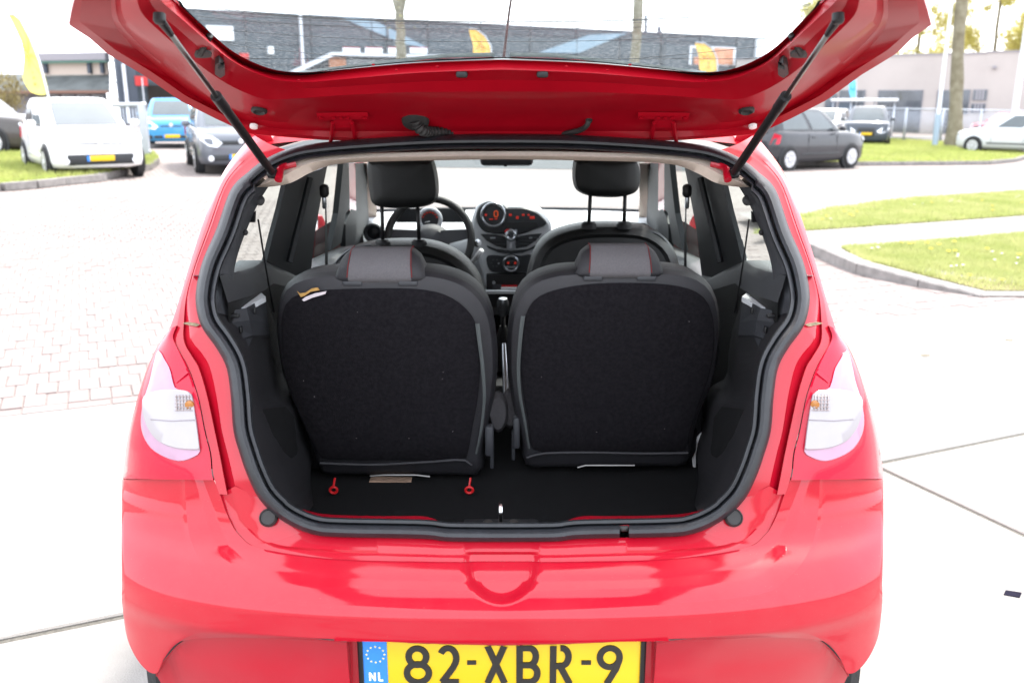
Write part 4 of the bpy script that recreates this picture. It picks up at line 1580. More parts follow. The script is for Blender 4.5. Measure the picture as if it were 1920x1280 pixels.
s_in, s0, s1 = pxring(S2, .03, 190), pxring(S2, .006, 190), pxring(L1, .0, 190)
s1b, s2 = pxring([(a[0] * .7 + c_[0] * .3, a[1] * .7 + c_[1] * .3) for a, c_ in zip(L1, L2)], .010, 190), pxring(L2, .006, 190)
s3 = pxring(offs(L2, 3, 9), .020, 190)
s1, s1b, s2, s3 = [scoop(R) for R in (s1, s1b, s2, s3)]
b = MB()
for s in (1, -1):
    b.loft([[sx(p, s) for p in R] for R in (s_in, s0, s1, s1b, s2, s3)])
b.build('sill_panel', M['red'], hero, weld=True, sharp=50)

# ---------------------------------------------------------------- rear bumper
B0 = [(400, 896), (413, 928), (428, 969), (449, 1003), (490, 1028), (625, 1047), (791, 1052), (CTR, 1053)]
B1 = [(380, 896), (394, 935), (411, 985), (436, 1028), (484, 1060), (625, 1082), (791, 1088), (CTR, 1090)]
B1c = [(366, 896), (380, 940), (397, 1000), (424, 1050), (476, 1084), (610, 1099), (791, 1106), (CTR, 1110)]
B2 = [(346, 897), (352, 984), (370, 1041), (404, 1083), (454, 1113), (600, 1130), (791, 1141), (CTR, 1145)]
B2b = [(340, 897), (345, 990), (362, 1050), (398, 1093), (450, 1121), (600, 1137), (791, 1147), (CTR, 1151)]
B3 = [(290, 898), (296, 1000), (312, 1075), (352, 1128), (430, 1155), (600, 1168), (791, 1176), (CTR, 1180)]
B4 = [(246, 899), (249, 1040), (262, 1130), (312, 1175), (400, 1178), (600, 1192), (791, 1202), (CTR, 1206)]
B5 = [(229, 899), (229, 1060), (236, 1160), (300, 1206), (390, 1185), (600, 1196), (791, 1205), (CTR, 1209)]
B6 = [(229, 901), (228.5, 1080), (240, 1200), (290, 1262), (345, 1200), (600, 1197), (791, 1206), (CTR, 1210)]
CURV = [(B0, .008), (B0, .001), (B1, .006), (B1c, 0), (B2, -.004), (B2b, -.0015), (B3, 0), (B4, 0), (B5, 0), (B6, .004)]
NCOL = 190
pc = [crp(c, NCOL) for c, _ in CURV]
rowsN = [3, 8, 8, 9, 3, 8, 8, 4, 3]
bumpd = []
for q, m_ in enumerate(rowsN):
    for w in range(m_ + (1 if q == len(rowsN) - 1 else 0)):
        f_ = w / m_
        off_ = CURV[q][1] * (1 - f_) + CURV[q + 1][1] * f_
        bumpd.append(scoop(to_ctr(many_body([(p[0] * (1 - f_) + r_[0] * f_, p[1] * (1 - f_) + r_[1] * f_) for p, r_ in zip(pc[q], pc[q + 1])], off_))))
b = MB()
for s in (1, -1):
    b.loft([[sx(p, s) for p in R] for R in bumpd])
    # seam flange along the top and wrap to the flank
    e0 = [R[0] for R in bumpd]
    b.loft([[sx(p, s) for p in e0], [sx(Vector(p) + Vector((0, .05, .0)), s) for p in e0]])
bumper = b.build('bumper', M['red'], hero, weld=False, sharp=60)
_fold = sum(rowsN[:4])                                   # the pressed edge across the bumper stays crisp
_per = len(b.v) // 2
for e_ in bumper.data.edges:
    i_, j_ = e_.vertices
    if i_ // _per == j_ // _per and (i_ % _per) // NCOL == _fold and (j_ % _per) // NCOL == _fold and (i_ % _per) < NCOL * len(bumpd):
        e_.use_edge_sharp = True
# lower bumper with the number plate recess
LO = [(292, 1262), (312, 1232), (342, 1203), (385, 1189), (470, 1191), (600, 1199), (650, 1204)]
lo0 = [on_body(x, y - 1, .005) for x, y in cr(LO, 40)]
lo1 = [on_body(x, y + 5, .016) for x, y in cr(LO, 40)]
b = MB()
for s in (1, -1):
    rows = [lo0, lo1]
    for zz, dy in ((.50, .012), (.40, .03), (.30, .07), (.26, .14)):
        rows.append([Vector((p.x * (1 - (.02 if zz < .35 else 0)), p.y + dy * (.5 if zz > .45 else 1), min(p.z - .004 * (6 - 10 * zz), zz + (p.z - .56) * max(0, (zz - .3)) * 1.0))) for p in lo1])
    b.loft([[sx(p, s) for p in R] for R in rows])
    inner = [R[-1] for R in rows]
    b.loft([[sx(p, s) for p in inner], [sx(Vector((-.285, 1.475, p.z)), s) for p in inner]])
b.loft([[(-.285, 1.475, .62), (.285, 1.475, .62)], [(-.285, 1.475, .37), (.285, 1.475, .37)]])
b.loft([[(-.30, 1.412, .598), (0, 1.405, .598), (.30, 1.412, .598)], [(-.30, 1.48, .60), (0, 1.48, .60), (.30, 1.48, .60)]])
b.build('lower_bumper', M['red'], hero, sharp=50)
for s in (1, -1):
    W_, R_ = .19, .285
    t_ = MB().disc((s * (-.70 - W_ / 2), 2.0, R_), (s, 0, 0), [(R_ * .6, 0), (R_ * .92, 0), (R_, W_ * .15), (R_, W_ * .85), (R_ * .92, W_), (R_ * .6, W_)], 36).build('rear_tyre', M['tyre'], hero)
    t_ = MB().disc((s * (-.70 - W_ / 2), 4.36, R_), (s, 0, 0), [(R_ * .6, 0), (R_ * .92, 0), (R_, W_ * .15), (R_, W_ * .85), (R_ * .92, W_), (R_ * .6, W_)], 36).build('front_tyre', M['tyre'], hero)
for x0, lab in ((503, 'left'), (1376, 'right')):
    p = on_body(x0, 970, -.002)
    MB().disc(p, (0, -.85, .5), [(.0, -.006), (.0175, -.006), (.0175, .002), (.0145, .006), (.0135, .0035), (.0, .0035)], 26).build('rubber_stop', M['rubber2'], hero)
# drain sealant
seal_m = mat('dried_sealant', (.20, .16, .10), rough=.9, var=.25, vscale=90, bump=.5)
for s in (1, -1):
    a = [on_body(x, y, -.0015) for x, y in ((342, 606), (352, 604), (366, 606), (374, 609), (368, 612), (352, 609))]
    MB().prism([sx(p, s) for p in a], (0, .003, 0)).build('sealant_patch', seal_m, hero, smooth=False)

# ---------------------------------------------------------------- tail lights
kt = 7.35 / 15
i0 = int(kt * (NR - 1))
C4, C5 = C_J4[i0:-3], C_SIL[i0:-3]
for s in (1, -1):
    rr = []
    for u, off in ((0, .015), (.015, -.002), (.06, -.007), (.3, -.010), (.55, -.012), (.8, -.010), (.95, -.006), (1.0, .0)):
        rr.append([sx(on_body(a[0] + (c_[0] - a[0]) * u, a[1] + (c_[1] - a[1]) * u, off), s) for a, c_ in zip(C4, C5)])
    rr.append([(p[0] + s * -.003, p[1] + .16 * min(1, max(.15, (1.06 - p[2]) / .18)), p[2]) for p in rr[-1]])
    tlm = MB()
    tlm.loft(rr)
    tl_o = tlm.build('tail_light', M['lens_red'], hero, sharp=50)
    clear = [(297, 655), (308, 672), (318, 690), (324, 715), (330, 728), (346, 733), (360, 738), (365, 765), (370, 795), (375, 842), (373, 852), (338, 865), (300, 853), (276, 832), (264, 798), (268, 755), (280, 715), (288, 680)]
    c0 = cr(clear, 54, closed=True)
    mx_, my_ = sum(p[0] for p in c0) / 54, sum(p[1] for p in c0) / 54
    rr = []
    for k, off in ((1.0, -.0085), (.985, -.0145), (.8, -.0155), (.45, -.017), (.001, -.018)):
        rr.append([sx(on_body(mx_ + (p[0] - mx_) * k, my_ + (p[1] - my_) * k, off), s) for p in c0])
    cl = MB().loft(rr, closed=True).build('clear_lens', M['lens_clear'], tl_o)
    # white bowl of the reversing lamp, its ribs and the amber bulb
    bowl = cr([(270, 742), (300, 731), (330, 730), (350, 733), (360, 742), (368, 790), (374, 838), (372, 843), (330, 840), (296, 826), (276, 800), (267, 770)], 44, closed=True)
    bx, by = sum(p[0] for p in bowl) / 44, sum(p[1] for p in bowl) / 44
    MB().loft([[sx(on_body(bx + (p[0] - bx) * k, by + (p[1] - by) * k, off), s) for p in bowl] for k, off in ((1, -.0185), (.97, -.0205), (.6, -.021), (.001, -.0215))], closed=True).build('reversing_lens', M['bowl'], tl_o)
    rb = MB()
    for q in range(5):
        x_ = 330 + q * 6
        rb.tube([sx(on_body(x_, 740, -.0225), s), sx(on_body(x_ + 2, 770, -.0225), s)], .0011, 5)
    for q in range(5):
        y_ = 743 + q * 6.5
        rb.tube([sx(on_body(328, y_, -.0225), s), sx(on_body(356 + q, y_, -.0225), s)], .0009, 5)
    rb.build('lens_ribs', mat('lens_rib', (.34, .28, .275), rough=.3), tl_o)
    p = sx(on_body(355, 759, -.022), s)
    MB().disc(p, (0, -1, 0), [(0, -.004), (.0085, -.004), (.0085, .001), (.0, .003)], 18).build('bulb', M['amber'], tl_o)
    rb = MB()
    rb.tube([sx(on_body(x, y, -.0222), s) for x, y in ((282, 786), (320, 789), (366, 787))], .0009, 5)
    rb.build('lens_divider', mat('lens_line', (.22, .19, .21), rough=.4), tl_o)
    # darker inner reflector cut
    MB().prism([sx(on_body(x, y, -.0125), s) for x, y in ((326, 712), (348, 692), (353, 698), (330, 718))], (0, .003, 0)).build('inner_rib', M['lens_red'], tl_o, smooth=False)

# ---------------------------------------------------------------- door seal around the opening
SEAL = [(CTR, 252), (895, 252), (800, 254), (680, 261), (584, 270), (536, 281), (495, 300), (464, 324), (433, 356), (406, 430), (380, 490), (368, 544), (369, 581), (380, 615), (406, 652), (425, 689), (433, 742), (438, 806),
        (450, 850), (464, 890), (484, 931), (511, 961), (544, 984), (588, 1001), (640, 1006), (791, 1009), (841, 1014), (CTR, 1015)]
sp = cr(SEAL, 280)


def inward(c, w):
    """shift a traced outline towards the opening's middle by w pixels (measured square to the line)"""
    out = []
    for i, p in enumerate(c):
        a, q = c[max(i - 1, 0)], c[min(i + 1, len(c) - 1)]
        dx, dy = q[0] - a[0], q[1] - a[1]
        L = math.hypot(dx, dy)
        ww = w(p) if callable(w) else w
        out.append((p[0] - dy / L * -ww * -1 if False else p[0] + (-dy / L) * -ww, p[1] + (dx / L) * -ww))
    return out


def seal_ring(w, off):
    R = to_ctr(many_body(inward(sp, w), off))
    R[0].x = 0
    return R


wd = lambda p: 25 if 330 < p[1] < 960 else 20
# direction check: the inner line must lie inside
if inward(sp, 10)[112][0] < sp[112][0]:
    _old = inward
    inward = lambda c, w: _old(c, (lambda p: -(w(p) if callable(w) else w)))
f_ = lambda k: (lambda p: (25 if 330 < p[1] < 965 else 18 if p[1] < 330 else 24) * k)
sec = [(0, .012), (-.02, -.004), (.10, -.014), (.32, -.020), (.6, -.020), (.86, -.014), (.98, -.004), (1.0, .010)]
sec2 = [(1.0, .012), (1.03, -.001), (1.14, -.006), (1.38, -.006), (1.47, .002), (1.5, .05)]
NS = len(sp)
for s in (1, -1):
    R = [seal_ring(f_(k), off) for k, off in sec]
    R2 = [seal_ring(f_(k), off) for k, off in sec2]
    if s == 1:
        A, A2 = R, R2
full = lambda R: [Vector(p) for p in R] + [Vector((-p.x, p.y, p.z)) for p in reversed(R[:-1])]
# joint in the seal right of the middle of the sill
FA = [full(R) for R in A]
nf = len(FA[0])
cut = None
for i in range(nf):
    x, y, _ = to_px(FA[3][i])
    if y > 900 and x > 1160 and (cut is None):
        cut = i
b = MB()
b.loft([R[:1 + cut] for R in FA][::1])
b.loft([R[cut + 3:] for R in FA])
so = b.build('door_seal', M['rubber'], hero)
mid = [(R[cut] + R[cut + 1] + R[cut + 2]) / 3 for R in FA[2:6]]
pa, pb = FA[3][cut] * .4 + FA[4][cut] * .6, FA[3][cut + 3] * .4 + FA[4][cut + 3] * .6
MB().tube([pa + Vector((0, .012, 0)), pb + Vector((0, .012, 0))], .006, 8).build('seal_core', M['rubber2'], so)
FB = [full(R) for R in A2]
MB().loft(FB).build('seal_lip', M['rubber'], hero)

# ---------------------------------------------------------------- number plate
PY = 1.457
pl = MB().box((0, PY + .006, .515), (.520, .010, .110), bev=.004).build('number_plate', M['plate_y'], hero)
MB().box((0, PY + .014, .515), (.540, .012, .126), bev=.006).build('plate_holder', M['blk'], pl)
MB().prism([(-.259, PY - .0005, .568), (-.213, PY - .0005, .568), (-.213, PY - .0005, .462), (-.259, PY - .0005, .462)], (0, .003, 0)).build('blue_band', M['plate_b'], pl, smooth=False)
for s in (1, -1):
    MB().box((s * -.2585, PY - .001, .515), (.0018, .003, .104)).build('border_line', M['plate_k'], pl, smooth=False)


def ribbon(strokes, x0, w, h, sw, name, m, zbase, par, th=.0022):
    """flat embossed character: strokes in a unit box, constant stroke width"""
    b = MB()
    for st in strokes:
        closed = st[0] == 'c'
        P = [(x0 + p[0] * w, zbase + p[1] * h) for p in st[1]]
        if len(st) > 2 and st[2]:
            P = cr(P, 40 if closed else 26, closed=closed)
        n = len(P)
        L, R = [], []
        for i in range(n):
            a = P[(i - 1) % n] if closed else P[max(i - 1, 0)]
            c = P[(i + 1) % n] if closed else P[min(i + 1, n - 1)]
            dx, dz = c[0] - a[0], c[1] - a[1]
            q = math.hypot(dx, dz)
            nx, nz = -dz / q * sw / 2, dx / q * sw / 2
            L.append((P[i][0] + nx, P[i][1] + nz))
            R.append((P[i][0] - nx, P[i][1] - nz))
        y0, y1 = PY - .0012 - .0003 * strokes.index(st), PY + .001
        e = .0009
        ringsL = [(p[0], y1, p[1]) for p in L]
        ringsLt = [(p[0] * .96 + r_[0] * .04, y0, p[1] * .96 + r_[1] * .04) for p, r_ in zip(L, R)]
        ringsRt = [(r_[0] * .96 + p[0] * .04, y0, r_[1] * .96 + p[1] * .04) for p, r_ in zip(L, R)]
        ringsR = [(p[0], y1, p[1]) for p in R]
        rows = [ringsL, ringsLt, ringsRt, ringsR]
        if closed:
            rows = [r_ + [r_[0]] for r_ in rows]
        b.loft(rows)
    return b.build(name, m, par, smooth=False)


def arc(cx_, cy_, rx, ry, a0, a1, n=14):
    return [(cx_ + rx * math.cos(math.radians(a0 + (a1 - a0) * k / n)), cy_ + ry * math.sin(math.radians(a0 + (a1 - a0) * k / n))) for k in range(n + 1)]


full_c = lambda cx_, cy_, rx, ry: ('c', arc(cx_, cy_, rx, ry, 0, 360 - 360 / 24, 23))
CH_H, SW = .072, .0125
zb_ = .4815
px_x = lambda px: on_y(px, 1245, PY).x
wch = lambda a, c_: px_x(c_) - px_x(a)
G8 = [full_c(.5, .745, .36, .245), full_c(.5, .26, .45, .27)]
G2 = [('o', arc(.46, .70, .42, .30, 150, -30) + [(.70, .42), (.35, .16), (.12, .0)]), ('o', [(.06, .0), (1.0, .0)])]
GD_ = [('o', [(0, .52), (1, .52)])]
GX = [('o', [(.06, 1.06), (.94, -.03)]), ('o', [(.94, 1.06), (.06, -.03)])]
GB = [('o', [(.06, -.07), (.06, 1.07)]), ('o', [(.06, 1.0), (.50, 1.0)] + arc(.52, .75, .34, .25, 90, -90) + [(.06, .5)]), ('o', [(.06, .5), (.50, .5)] + arc(.54, .25, .40, .25, 90, -90) + [(.06, .0)])]
GR = [('o', [(.06, -.07), (.06, 1.07)]), ('o', [(.44, 1.0)] + arc(.50, .74, .38, .26, 90, -100) + [(.10, .46)]), ('o', [(.42, .48), (.96, -.05)])]
G9 = [full_c(.5, .72, .44, .28), ('o', [(.93, .66), (.80, .40), (.40, -.05)])]
for strokes, a, c_ in ((G8, 760, 806), (G2, 824, 860), (GX, 912, 948), (GB, 972, 1010), (GR, 1035, 1070), (G9, 1122, 1164)):
    ribbon(strokes, px_x(a), wch(a, c_), CH_H, SW, 'character', M['plate_k'], zb_, pl)
for a, c_ in ((876, 893), (1090, 1108)):
    ribbon(GD_, px_x(a), wch(a, c_), CH_H, .009, 'dash', M['plate_k'], zb_ + .004, pl)
GN_ = [('o', [(.08, -.05), (.08, 1.05)]), ('o', [(.08, 1.0), (.92, 0.0)]), ('o', [(.92, -.05), (.92, 1.05)])]
GL_ = [('o', [(.1, -.05), (.1, 1.05)]), ('o', [(.1, 0), (.95, 0)])]
for strokes, a, c_ in ((GN_, 692, 703), (GL_, 709, 718)):
    ribbon(strokes, px_x(a), wch(a, c_), .0165, .0038, 'country_letter', M['white'], .4855, pl)
star = mat('star_yellow', (.75, .65, .25), rough=.5)
for k in range(12):
    a = math.radians(k * 30)
    c_ = Vector((px_x(705) + .0165 * math.cos(a), PY - .0012, .5405 + .0165 * math.sin(a)))
    pts = []
    for q in range(10):
        r_ = .0025 if q % 2 == 0 else .0011
        t_ = math.radians(90 + q * 36)
        pts.append(c_ + Vector((r_ * math.cos(t_), 0, r_ * math.sin(t_))))
    MB().prism(pts, (0, .001, 0)).build('star', star, pl, smooth=False)

# ================================================================ TAILGATE
gate = None
K0 = [(CTR - 5, 268), (780, 267), (608, 263), (520, 256), (463, 250), (403, 222), (336, 188), (269, 141), (201, 101), (168, 72), (129, 47), (134, 20), (139, 0)]
K1 = [(CTR - 5, 262), (780, 261), (608, 257), (525, 250), (475, 242), (415, 214), (348, 180), (282, 134), (216, 94), (184, 68), (150, 42), (151, 18), (153, 0)]
K2 = [(CTR - 5, 246), (780, 246), (620, 246), (540, 243), (497, 237), (437, 218), (386, 193), (339, 160), (290, 122), (250, 88), (221, 56), (210, 30), (208, 0)]
K2c = [(CTR - 5, 236), (780, 236), (628, 234), (548, 230), (500, 226), (444, 210), (393, 185), (347, 152), (299, 115), (260, 82), (231, 52), (219, 28), (216, 0)]
K3 = [(CTR - 5, 213), (780, 211), (640, 205), (571, 206), (515, 212), (455, 200), (402, 174), (355, 142), (308, 105), (270, 74), (241, 47), (229, 24), (226, 0)]
K3b = [(CTR - 5, 209), (780, 207), (640, 201), (571, 200), (510, 205), (458, 192), (406, 167), (360, 136), (314, 99), (277, 68), (249, 43), (237, 22), (233, 0)]
K4 = [(CTR - 5, 172), (780, 173), (640, 179), (571, 184), (500, 186), (455, 172), (412, 149), (370, 119), (329, 85), (297, 57), (273, 34), (262, 17), (257, 0)]
K5 = [(CTR - 5, 150), (780, 154), (640, 163), (571, 166), (510, 163), (462, 148), (420, 126), (381, 96), (344, 64), (316, 40), (295, 22), (285, 10), (280, 0)]
K5b = [(CTR - 5, 131), (780, 137), (640, 149), (575, 154), (520, 150), (472, 134), (432, 112), (394, 82), (359, 52), (334, 30), (315, 14), (306, 6), (301, 0)]
K6 = [(CTR - 5, 111), (774, 119), (640, 133), (588, 140), (540, 141), (494, 134), (450, 117), (416, 90), (376, 53), (343, 20), (335, 6), (331, 2), (328, 0)]
DEP = [(K0, .0), (K0, .005), (K1, .005), (K2, -.008), (K2c, -.004), (K3, .020), (K3b, .026), (K4, .038), (K5, .028), (K5b, .026), (K6, .002)]
tail_w = {0: .640, 1: .64, 2: .63, 3: .60, 4: .595, 5: .585, 6: .58, 7: .565, 8: .555, 9: .545, 10: .46}


def gate_ring(c, off, n=90):
    R = many_gate(crp(c, n), off)
    R[0].x = 0
    return R


def finish(R, k, n=60):
    """carry a traced line on past the frame, along the tailgate to its handle end"""
    p = R[-1]
    w = abs(p.x)
    inset = .016 * k + (.09 if k == 10 else 0)
    yE = 1.0 + inset
    ctrl = [p, Vector((-w * .995, p.y - .05, 0)), Vector((-w * .97, max(yE + .10, p.y - .14), 0)), Vector((-w * .88, yE + .03, 0)), Vector((-w * .66, yE + .005, 0)), Vector((-w * .33, yE, 0)), Vector((0, yE, 0))]
    q = cr([(v.x, v.y, 0) for v in ctrl], n)
    dz = p.z - gate_z(p.y)
    return R + [Vector((v[0], v[1], gate_z(v[1]) + dz)) for v in q[1:]]


def gate_edge(c, off, n=90):
    """the pressed outer edge keeps its corner: straight between traced points"""
    t = np.linspace(0, len(c) - 1, n)
    q = np.arange(len(c))
    R = many_gate(list(zip(np.interp(t, q, [p[0] for p in c]), np.interp(t, q, [p[1] for p in c]))), off)
    R[0].x = 0
    return R


rings = [finish((gate_edge if k < 3 else gate_ring)(c, off), k) for k, (c, off) in enumerate(DEP)]
# relief runs out smoothly where inner and outer lines close up at the hinge line
b = MB()
for s in (1, -1):
    b.loft([[sx(p, s) for p in R] for R in rings])
gate = b.build('tailgate', M['red_in'], hero, weld=True, sharp=16)
# outer skin
up = lambda R, h, k=1.: [Vector((p.x * k, p.y, p.z + h)) for p in R]
b = MB()
for s in (1, -1):
    b.loft([[sx(p, s) for p in R] for R in (rings[0], up(rings[0], .010, 1.003), up(rings[1], .018, .99), up(rings[4], .034), up(rings[7], .045), up(rings[8], .030), up(rings[9], .018))])
    edge_up = up(rings[9], .018)
b.build('outer_skin', M['red'], gate, weld=True, sharp=40)
# glass, its black frit band, bonded rubber edge
gl0 = finish(gate_ring(K6, -.010), 10)
b = MB()
for s in (1, -1):
    b.loft([[sx(Vector((p.x * u, p.y, p.z)), s) for p in gl0] for u in (1.0, .66, .33, 0)])
pane_o = b.build('rear_window', M['glass_gate'], gate, weld=True)
b = MB()
gi = inward  # noqa
K6i = [(x + dx, y + dy) for (x, y), (dx, dy) in zip(K6, [(0, -4), (0, -4), (1, -5), (0, -5), (3, -6), (5, -5), (5, -5), (6, -4), (6, -4), (6, -3), (5, -2), (4, -1), (4, 0)])]
fr0, fr1 = finish(gate_ring(K6, -.004), 10), finish(gate_ring(K6i, -.006), 10)
for s in (1, -1):
    b.loft([[sx(p, s) for p in R] for R in (rings[-1], fr0, fr1)])
    b.loft([[sx(p, s) for p in R] for R in (edge_up, [p + Vector((0, 0, .004)) for p in gl0], gl0)])
b.build('window_edge', M['rubber'], pane_o, weld=True)
# heating wires
for k in range(11):
    i_ = int(86 - k * 5.2)
    p = gl0[max(6, i_)]
    w = abs(p.x)
    pts = []
    for u in np.linspace(-.97, .97, 25):
        Y = p.y + .10 * (1 - abs(u) ** 2.4) - .0
        Y = min(Y, gl0[0].y - .005)
        pts.append(Vector((w * u, Y, gate_z(Y) + .008)))
    MB().tube(pts, .0004, 4).build('heating_wire', M['blk'], pane_o)
# pale spoiler edge outside the top of the glass, in two pieces with a gap for the washer
spm = mat('pale_spoiler_edge', (.52, .60, .58), rough=.35, var=.05)
for s in (1, -1):
    pts = [on_gate(x, y, -.016) for x, y in cr([(560, 134), (640, 124), (720, 114), (780, 107), (840, 101), (CTR - 16, 99)], 26)]
    lo = [on_gate(x, y, -.012) for x, y in cr([(560, 138), (640, 131), (720, 121), (780, 114), (840, 109), (CTR - 16, 107)], 26)]
    MB().loft([[sx(p, s) for p in R] for R in (pts, lo, [p + Vector((0, .02, .0)) for p in lo])]).build('spoiler_lip', spm, gate)


# hinges
def mirror_px(x):
    return 2 * (CTR - 3) - x


for s in (1, -1):
    hp = MB()
    plate = [on_gate(x, y, .024) for x, y in ((594, 217), (690, 216), (690, 224), (596, 226))]
    hp.prism([sx(p, s) for p in plate], (0, -.004, .006))
    for x in (602, 626, 639, 652, 684):
        p = sx(on_gate(x, 221, .026), s)
        hp.disc(p, (0, -.5, -.85), [(.0045, 0), (.0045, .003), (0, .004)], 10)
    arm0 = [on_gate(x, y, .022) for x, y in ((626, 226), (660, 226), (658, 240), (628, 240))]
    hp.prism([sx(p, s) for p in arm0], (0, -.004, .004))
    for xa, xb in ((624, 620), (660, 666)):
        a0, a1 = on_gate(xa, 230, .024), on_y(xb, 266, 2.045)
        hp.tube([sx(a0, s), sx(a0.lerp(a1, .5) + Vector((0, .004, 0)), s), sx(a1, s)], .0045, 6)
    hp.build('hinge', M['red_in'], gate, sharp=40)
# buttons in the panel
for x in (866, 1017):
    c = on_gate(x, 140, .030)
    MB().box(c, (.022, .016, .012), bev=.004).build('press_button', M['blk'], gate)
# rubber discs with nozzle strips, clips, buffers, bolts
for s in (1, -1):
    c, n_ = on_gate(372, 98, .030), Vector((0, -.25, -.97))
    b = MB().disc(sx(c, s), n_, [(0, 0), (.022, 0), (.0215, .004), (0, .005)], 24)
    b.tube([sx(on_gate(x, y, .034 - k * .008), s) for k, (x, y) in enumerate(((375, 102), (382, 88), (388, 78), (394, 66)))], .0055, 8)
    b.build('cable_grommet', M['rubber2'], gate)
    cpx = ((404, 122), (411, 118), (420, 126), (421, 142), (413, 147), (403, 140))
    b = MB().prism([sx(on_gate(x, y, .040), s) for x, y in cpx], (0, .002, .016))
    b.prism([sx(on_gate(x, y, .046), s) for x, y in ((409, 132), (421, 127), (422, 141), (413, 146))], (0, .002, .010))
    b.build('parcel_cord_clip', M['blk'], gate, sharp=30)
    c = on_gate(486, 206, .024)
    MB().disc(sx(c, s), (0, -.45, -.9), [(0, 0), (.0165, 0), (.0165, .004), (.012, .007), (.007, .003), (0, .003)], 24).build('rubber_buffer', M['rubber2'], gate)
    c = on_gate(476, 235, .006)
    MB().disc(sx(c, s), (0, -.5, -.85), [(0, 0), (.009, 0), (.0085, .006), (0, .008)], 18).build('bolt', M['white'] if s == 1 else M['white'], gate)
    w = MB()
    for x, y in ((620, 152), (700, 121), (743, 131), (820, 124), (560, 150), (590, 154), (345, 40), (398, 90)):
        w.disc(sx(on_gate(x, y, .024 if y > 100 else .022), s), (0, -.3, -.95), [(0, 0), (.0032, 0), (.0028, .002), (0, .0028)], 8)
    w.build('spot_welds', M['red_in'], gate)
# wiring bellows and washer hose
b = MB().disc(on_gate(779, 226, .012), (0, -.6, -.8), [(0, 0), (.030, 0), (.028, .007), (.018, .010), (0, .010)], 24)
path = cr([on_gate(779, 226, .018), on_gate(783, 236, .026), on_gate(791, 244, .032), on_y(806, 247, 2.01), on_y(830, 248, 2.03), on_y(850, 250, 2.05)], 66)
b.tube(path, [.0135 * (1.0 if (k % 5) < 3 else .72) * (1 - .25 * k / 66) for k in range(66)], 12)
b.build('wiring_bellows', M['rubber2'], gate)
b = MB().disc(on_gate(1104, 224, .010), (0, -.6, -.8), [(0, 0), (.008, 0), (.007, .006), (0, .006)], 14)
b.tube(cr([on_gate(1104, 226, .016), on_gate(1100, 236, .024), on_y(1088, 244, 2.01), on_y(1068, 249, 2.03), on_y(1048, 252, 2.05)], 20), .006, 8)
b.build('washer_hose', M['rubber2'], gate)

# ---------------------------------------------------------------- gas struts with their brackets
for s in (1, -1):
    foot = on_body(512, 326, -.012)
    head = on_gate(299, 36, .048)
    D = head - foot
    lo, hi = 0., 1.
    for _ in range(30):
        m_ = (lo + hi) / 2
        if to_px(foot + D * m_)[0] > 405:
            lo = m_
        else:
            hi = m_
    j = foot + D * lo
    dn = D.normalized()
    b = MB().tube([sx(p, s) for p in (foot + dn * .02, foot + dn * .035, j - dn * .055, j - dn * .05, j)], [.0070, .0088, .0088, .0100, .0100], 14)
    st_o = b.build('gas_strut', M['blk'], hero)
    MB().tube([sx(j - dn * .01, s), sx(head - dn * .02, s)], .0042, 10).build('piston_rod', M['steel'], st_o)
    b = MB().tube([sx(head - dn * .045, s), sx(head - dn * .012, s), sx(head, s)], [.0048, .0065, .0060], 10)
    b.disc(sx(head, s), (0, -.2, -1), [(0, -.008), (.0085, -.008), (.009, .003), (.006, .007), (0, .008)], 14)
    b.build('ball_socket', M['blk'], st_o)
    b = MB().disc(sx(foot, s), (s * 1, -.3, 0), [(0, -.010), (.009, -.010), (.011, 0), (.009, .010), (0, .012)], 14)
    b.tube([sx(foot, s), sx(foot + dn * .03, s)], .0075, 10)
    b.build('lower_socket', M['blk'], st_o)
    P_ = [on_body(x, y, o) for x, y, o in ((554, 307, .012), (541, 310, .006), (530, 314, 0), (525, 320, -.006), (524, 329, -.010), (522, 338, -.010))]
    MB().tube(cr([sx(p, s) for p in P_], 22), [.0075] * 10 + [.0085] * 12, 10).build('strut_bracket', M['red'], hero)
    MB().tube([sx(P_[-2], s), sx(foot, s)], .005, 8).build('bracket_pin', M['red'], hero)
# ================================================================ CABIN
# headlining: seen from below as a pale roll under the seal, then forward under the roof
HT = [(CTR, 284), (860, 284), (760, 286), (680, 288), (620, 291), (580, 294), (555, 298), (528, 312), (508, 328), (484, 350)]
HB = [(CTR, 299), (860, 300), (760, 302), (680, 304), (640, 307), (612, 312), (580, 325), (545, 343), (510, 350), (480, 351)]
h0 = [on_body(x, y, .020) for x, y in crp(HT, 50)]
hm = [on_body(a[0] * .5 + c[0] * .5, a[1] * .5 + c[1] * .5, .022) for a, c in zip(crp(HT, 50), crp(HB, 50))]
h1 = [on_body(x, y, .050) for x, y in crp(HB, 50)]
for R in (h0, hm, h1):
    R[0].x = 0
hm = [p + Vector((0, -.006, 0)) for p in hm]
h2 = [Vector((p.x * 1.0, p.y + .05, p.z + .015)) for p in h1]
h3 = [Vector((p.x * 1.02, p.y * .3 + 2.6 * .7, max(p.z + .02, 1.39) + .02)) for p in h1]
h4 = [Vector((p.x * .95, 3.40, 1.405 - .03 * abs(p.x))) for p in h1]
b = MB()
for s in (1, -1):
    b.loft([[sx(p, s) for p in R] for R in (h0, hm, h1, h2, h3, h4)])
b.build('headlining', M['cream'], hero, weld=True, sharp=70)

# ---- side walls: traced panels on the cabin's inclined side plane, both sides
SA, SB = .625, .22


def side(x, y, a=SA, b_=SB):
    return on_side(x, y, a, b_)


def side_panel(name, pts, m, th=.012, a=SA, smooth=False, outer=None):
    for s in (1, -1):
        P = [sx(side(x, y, a), s) for x, y in pts]
        MB().prism(P, (-s * th, 0, 0)).build(name, m, hero, smooth=False)


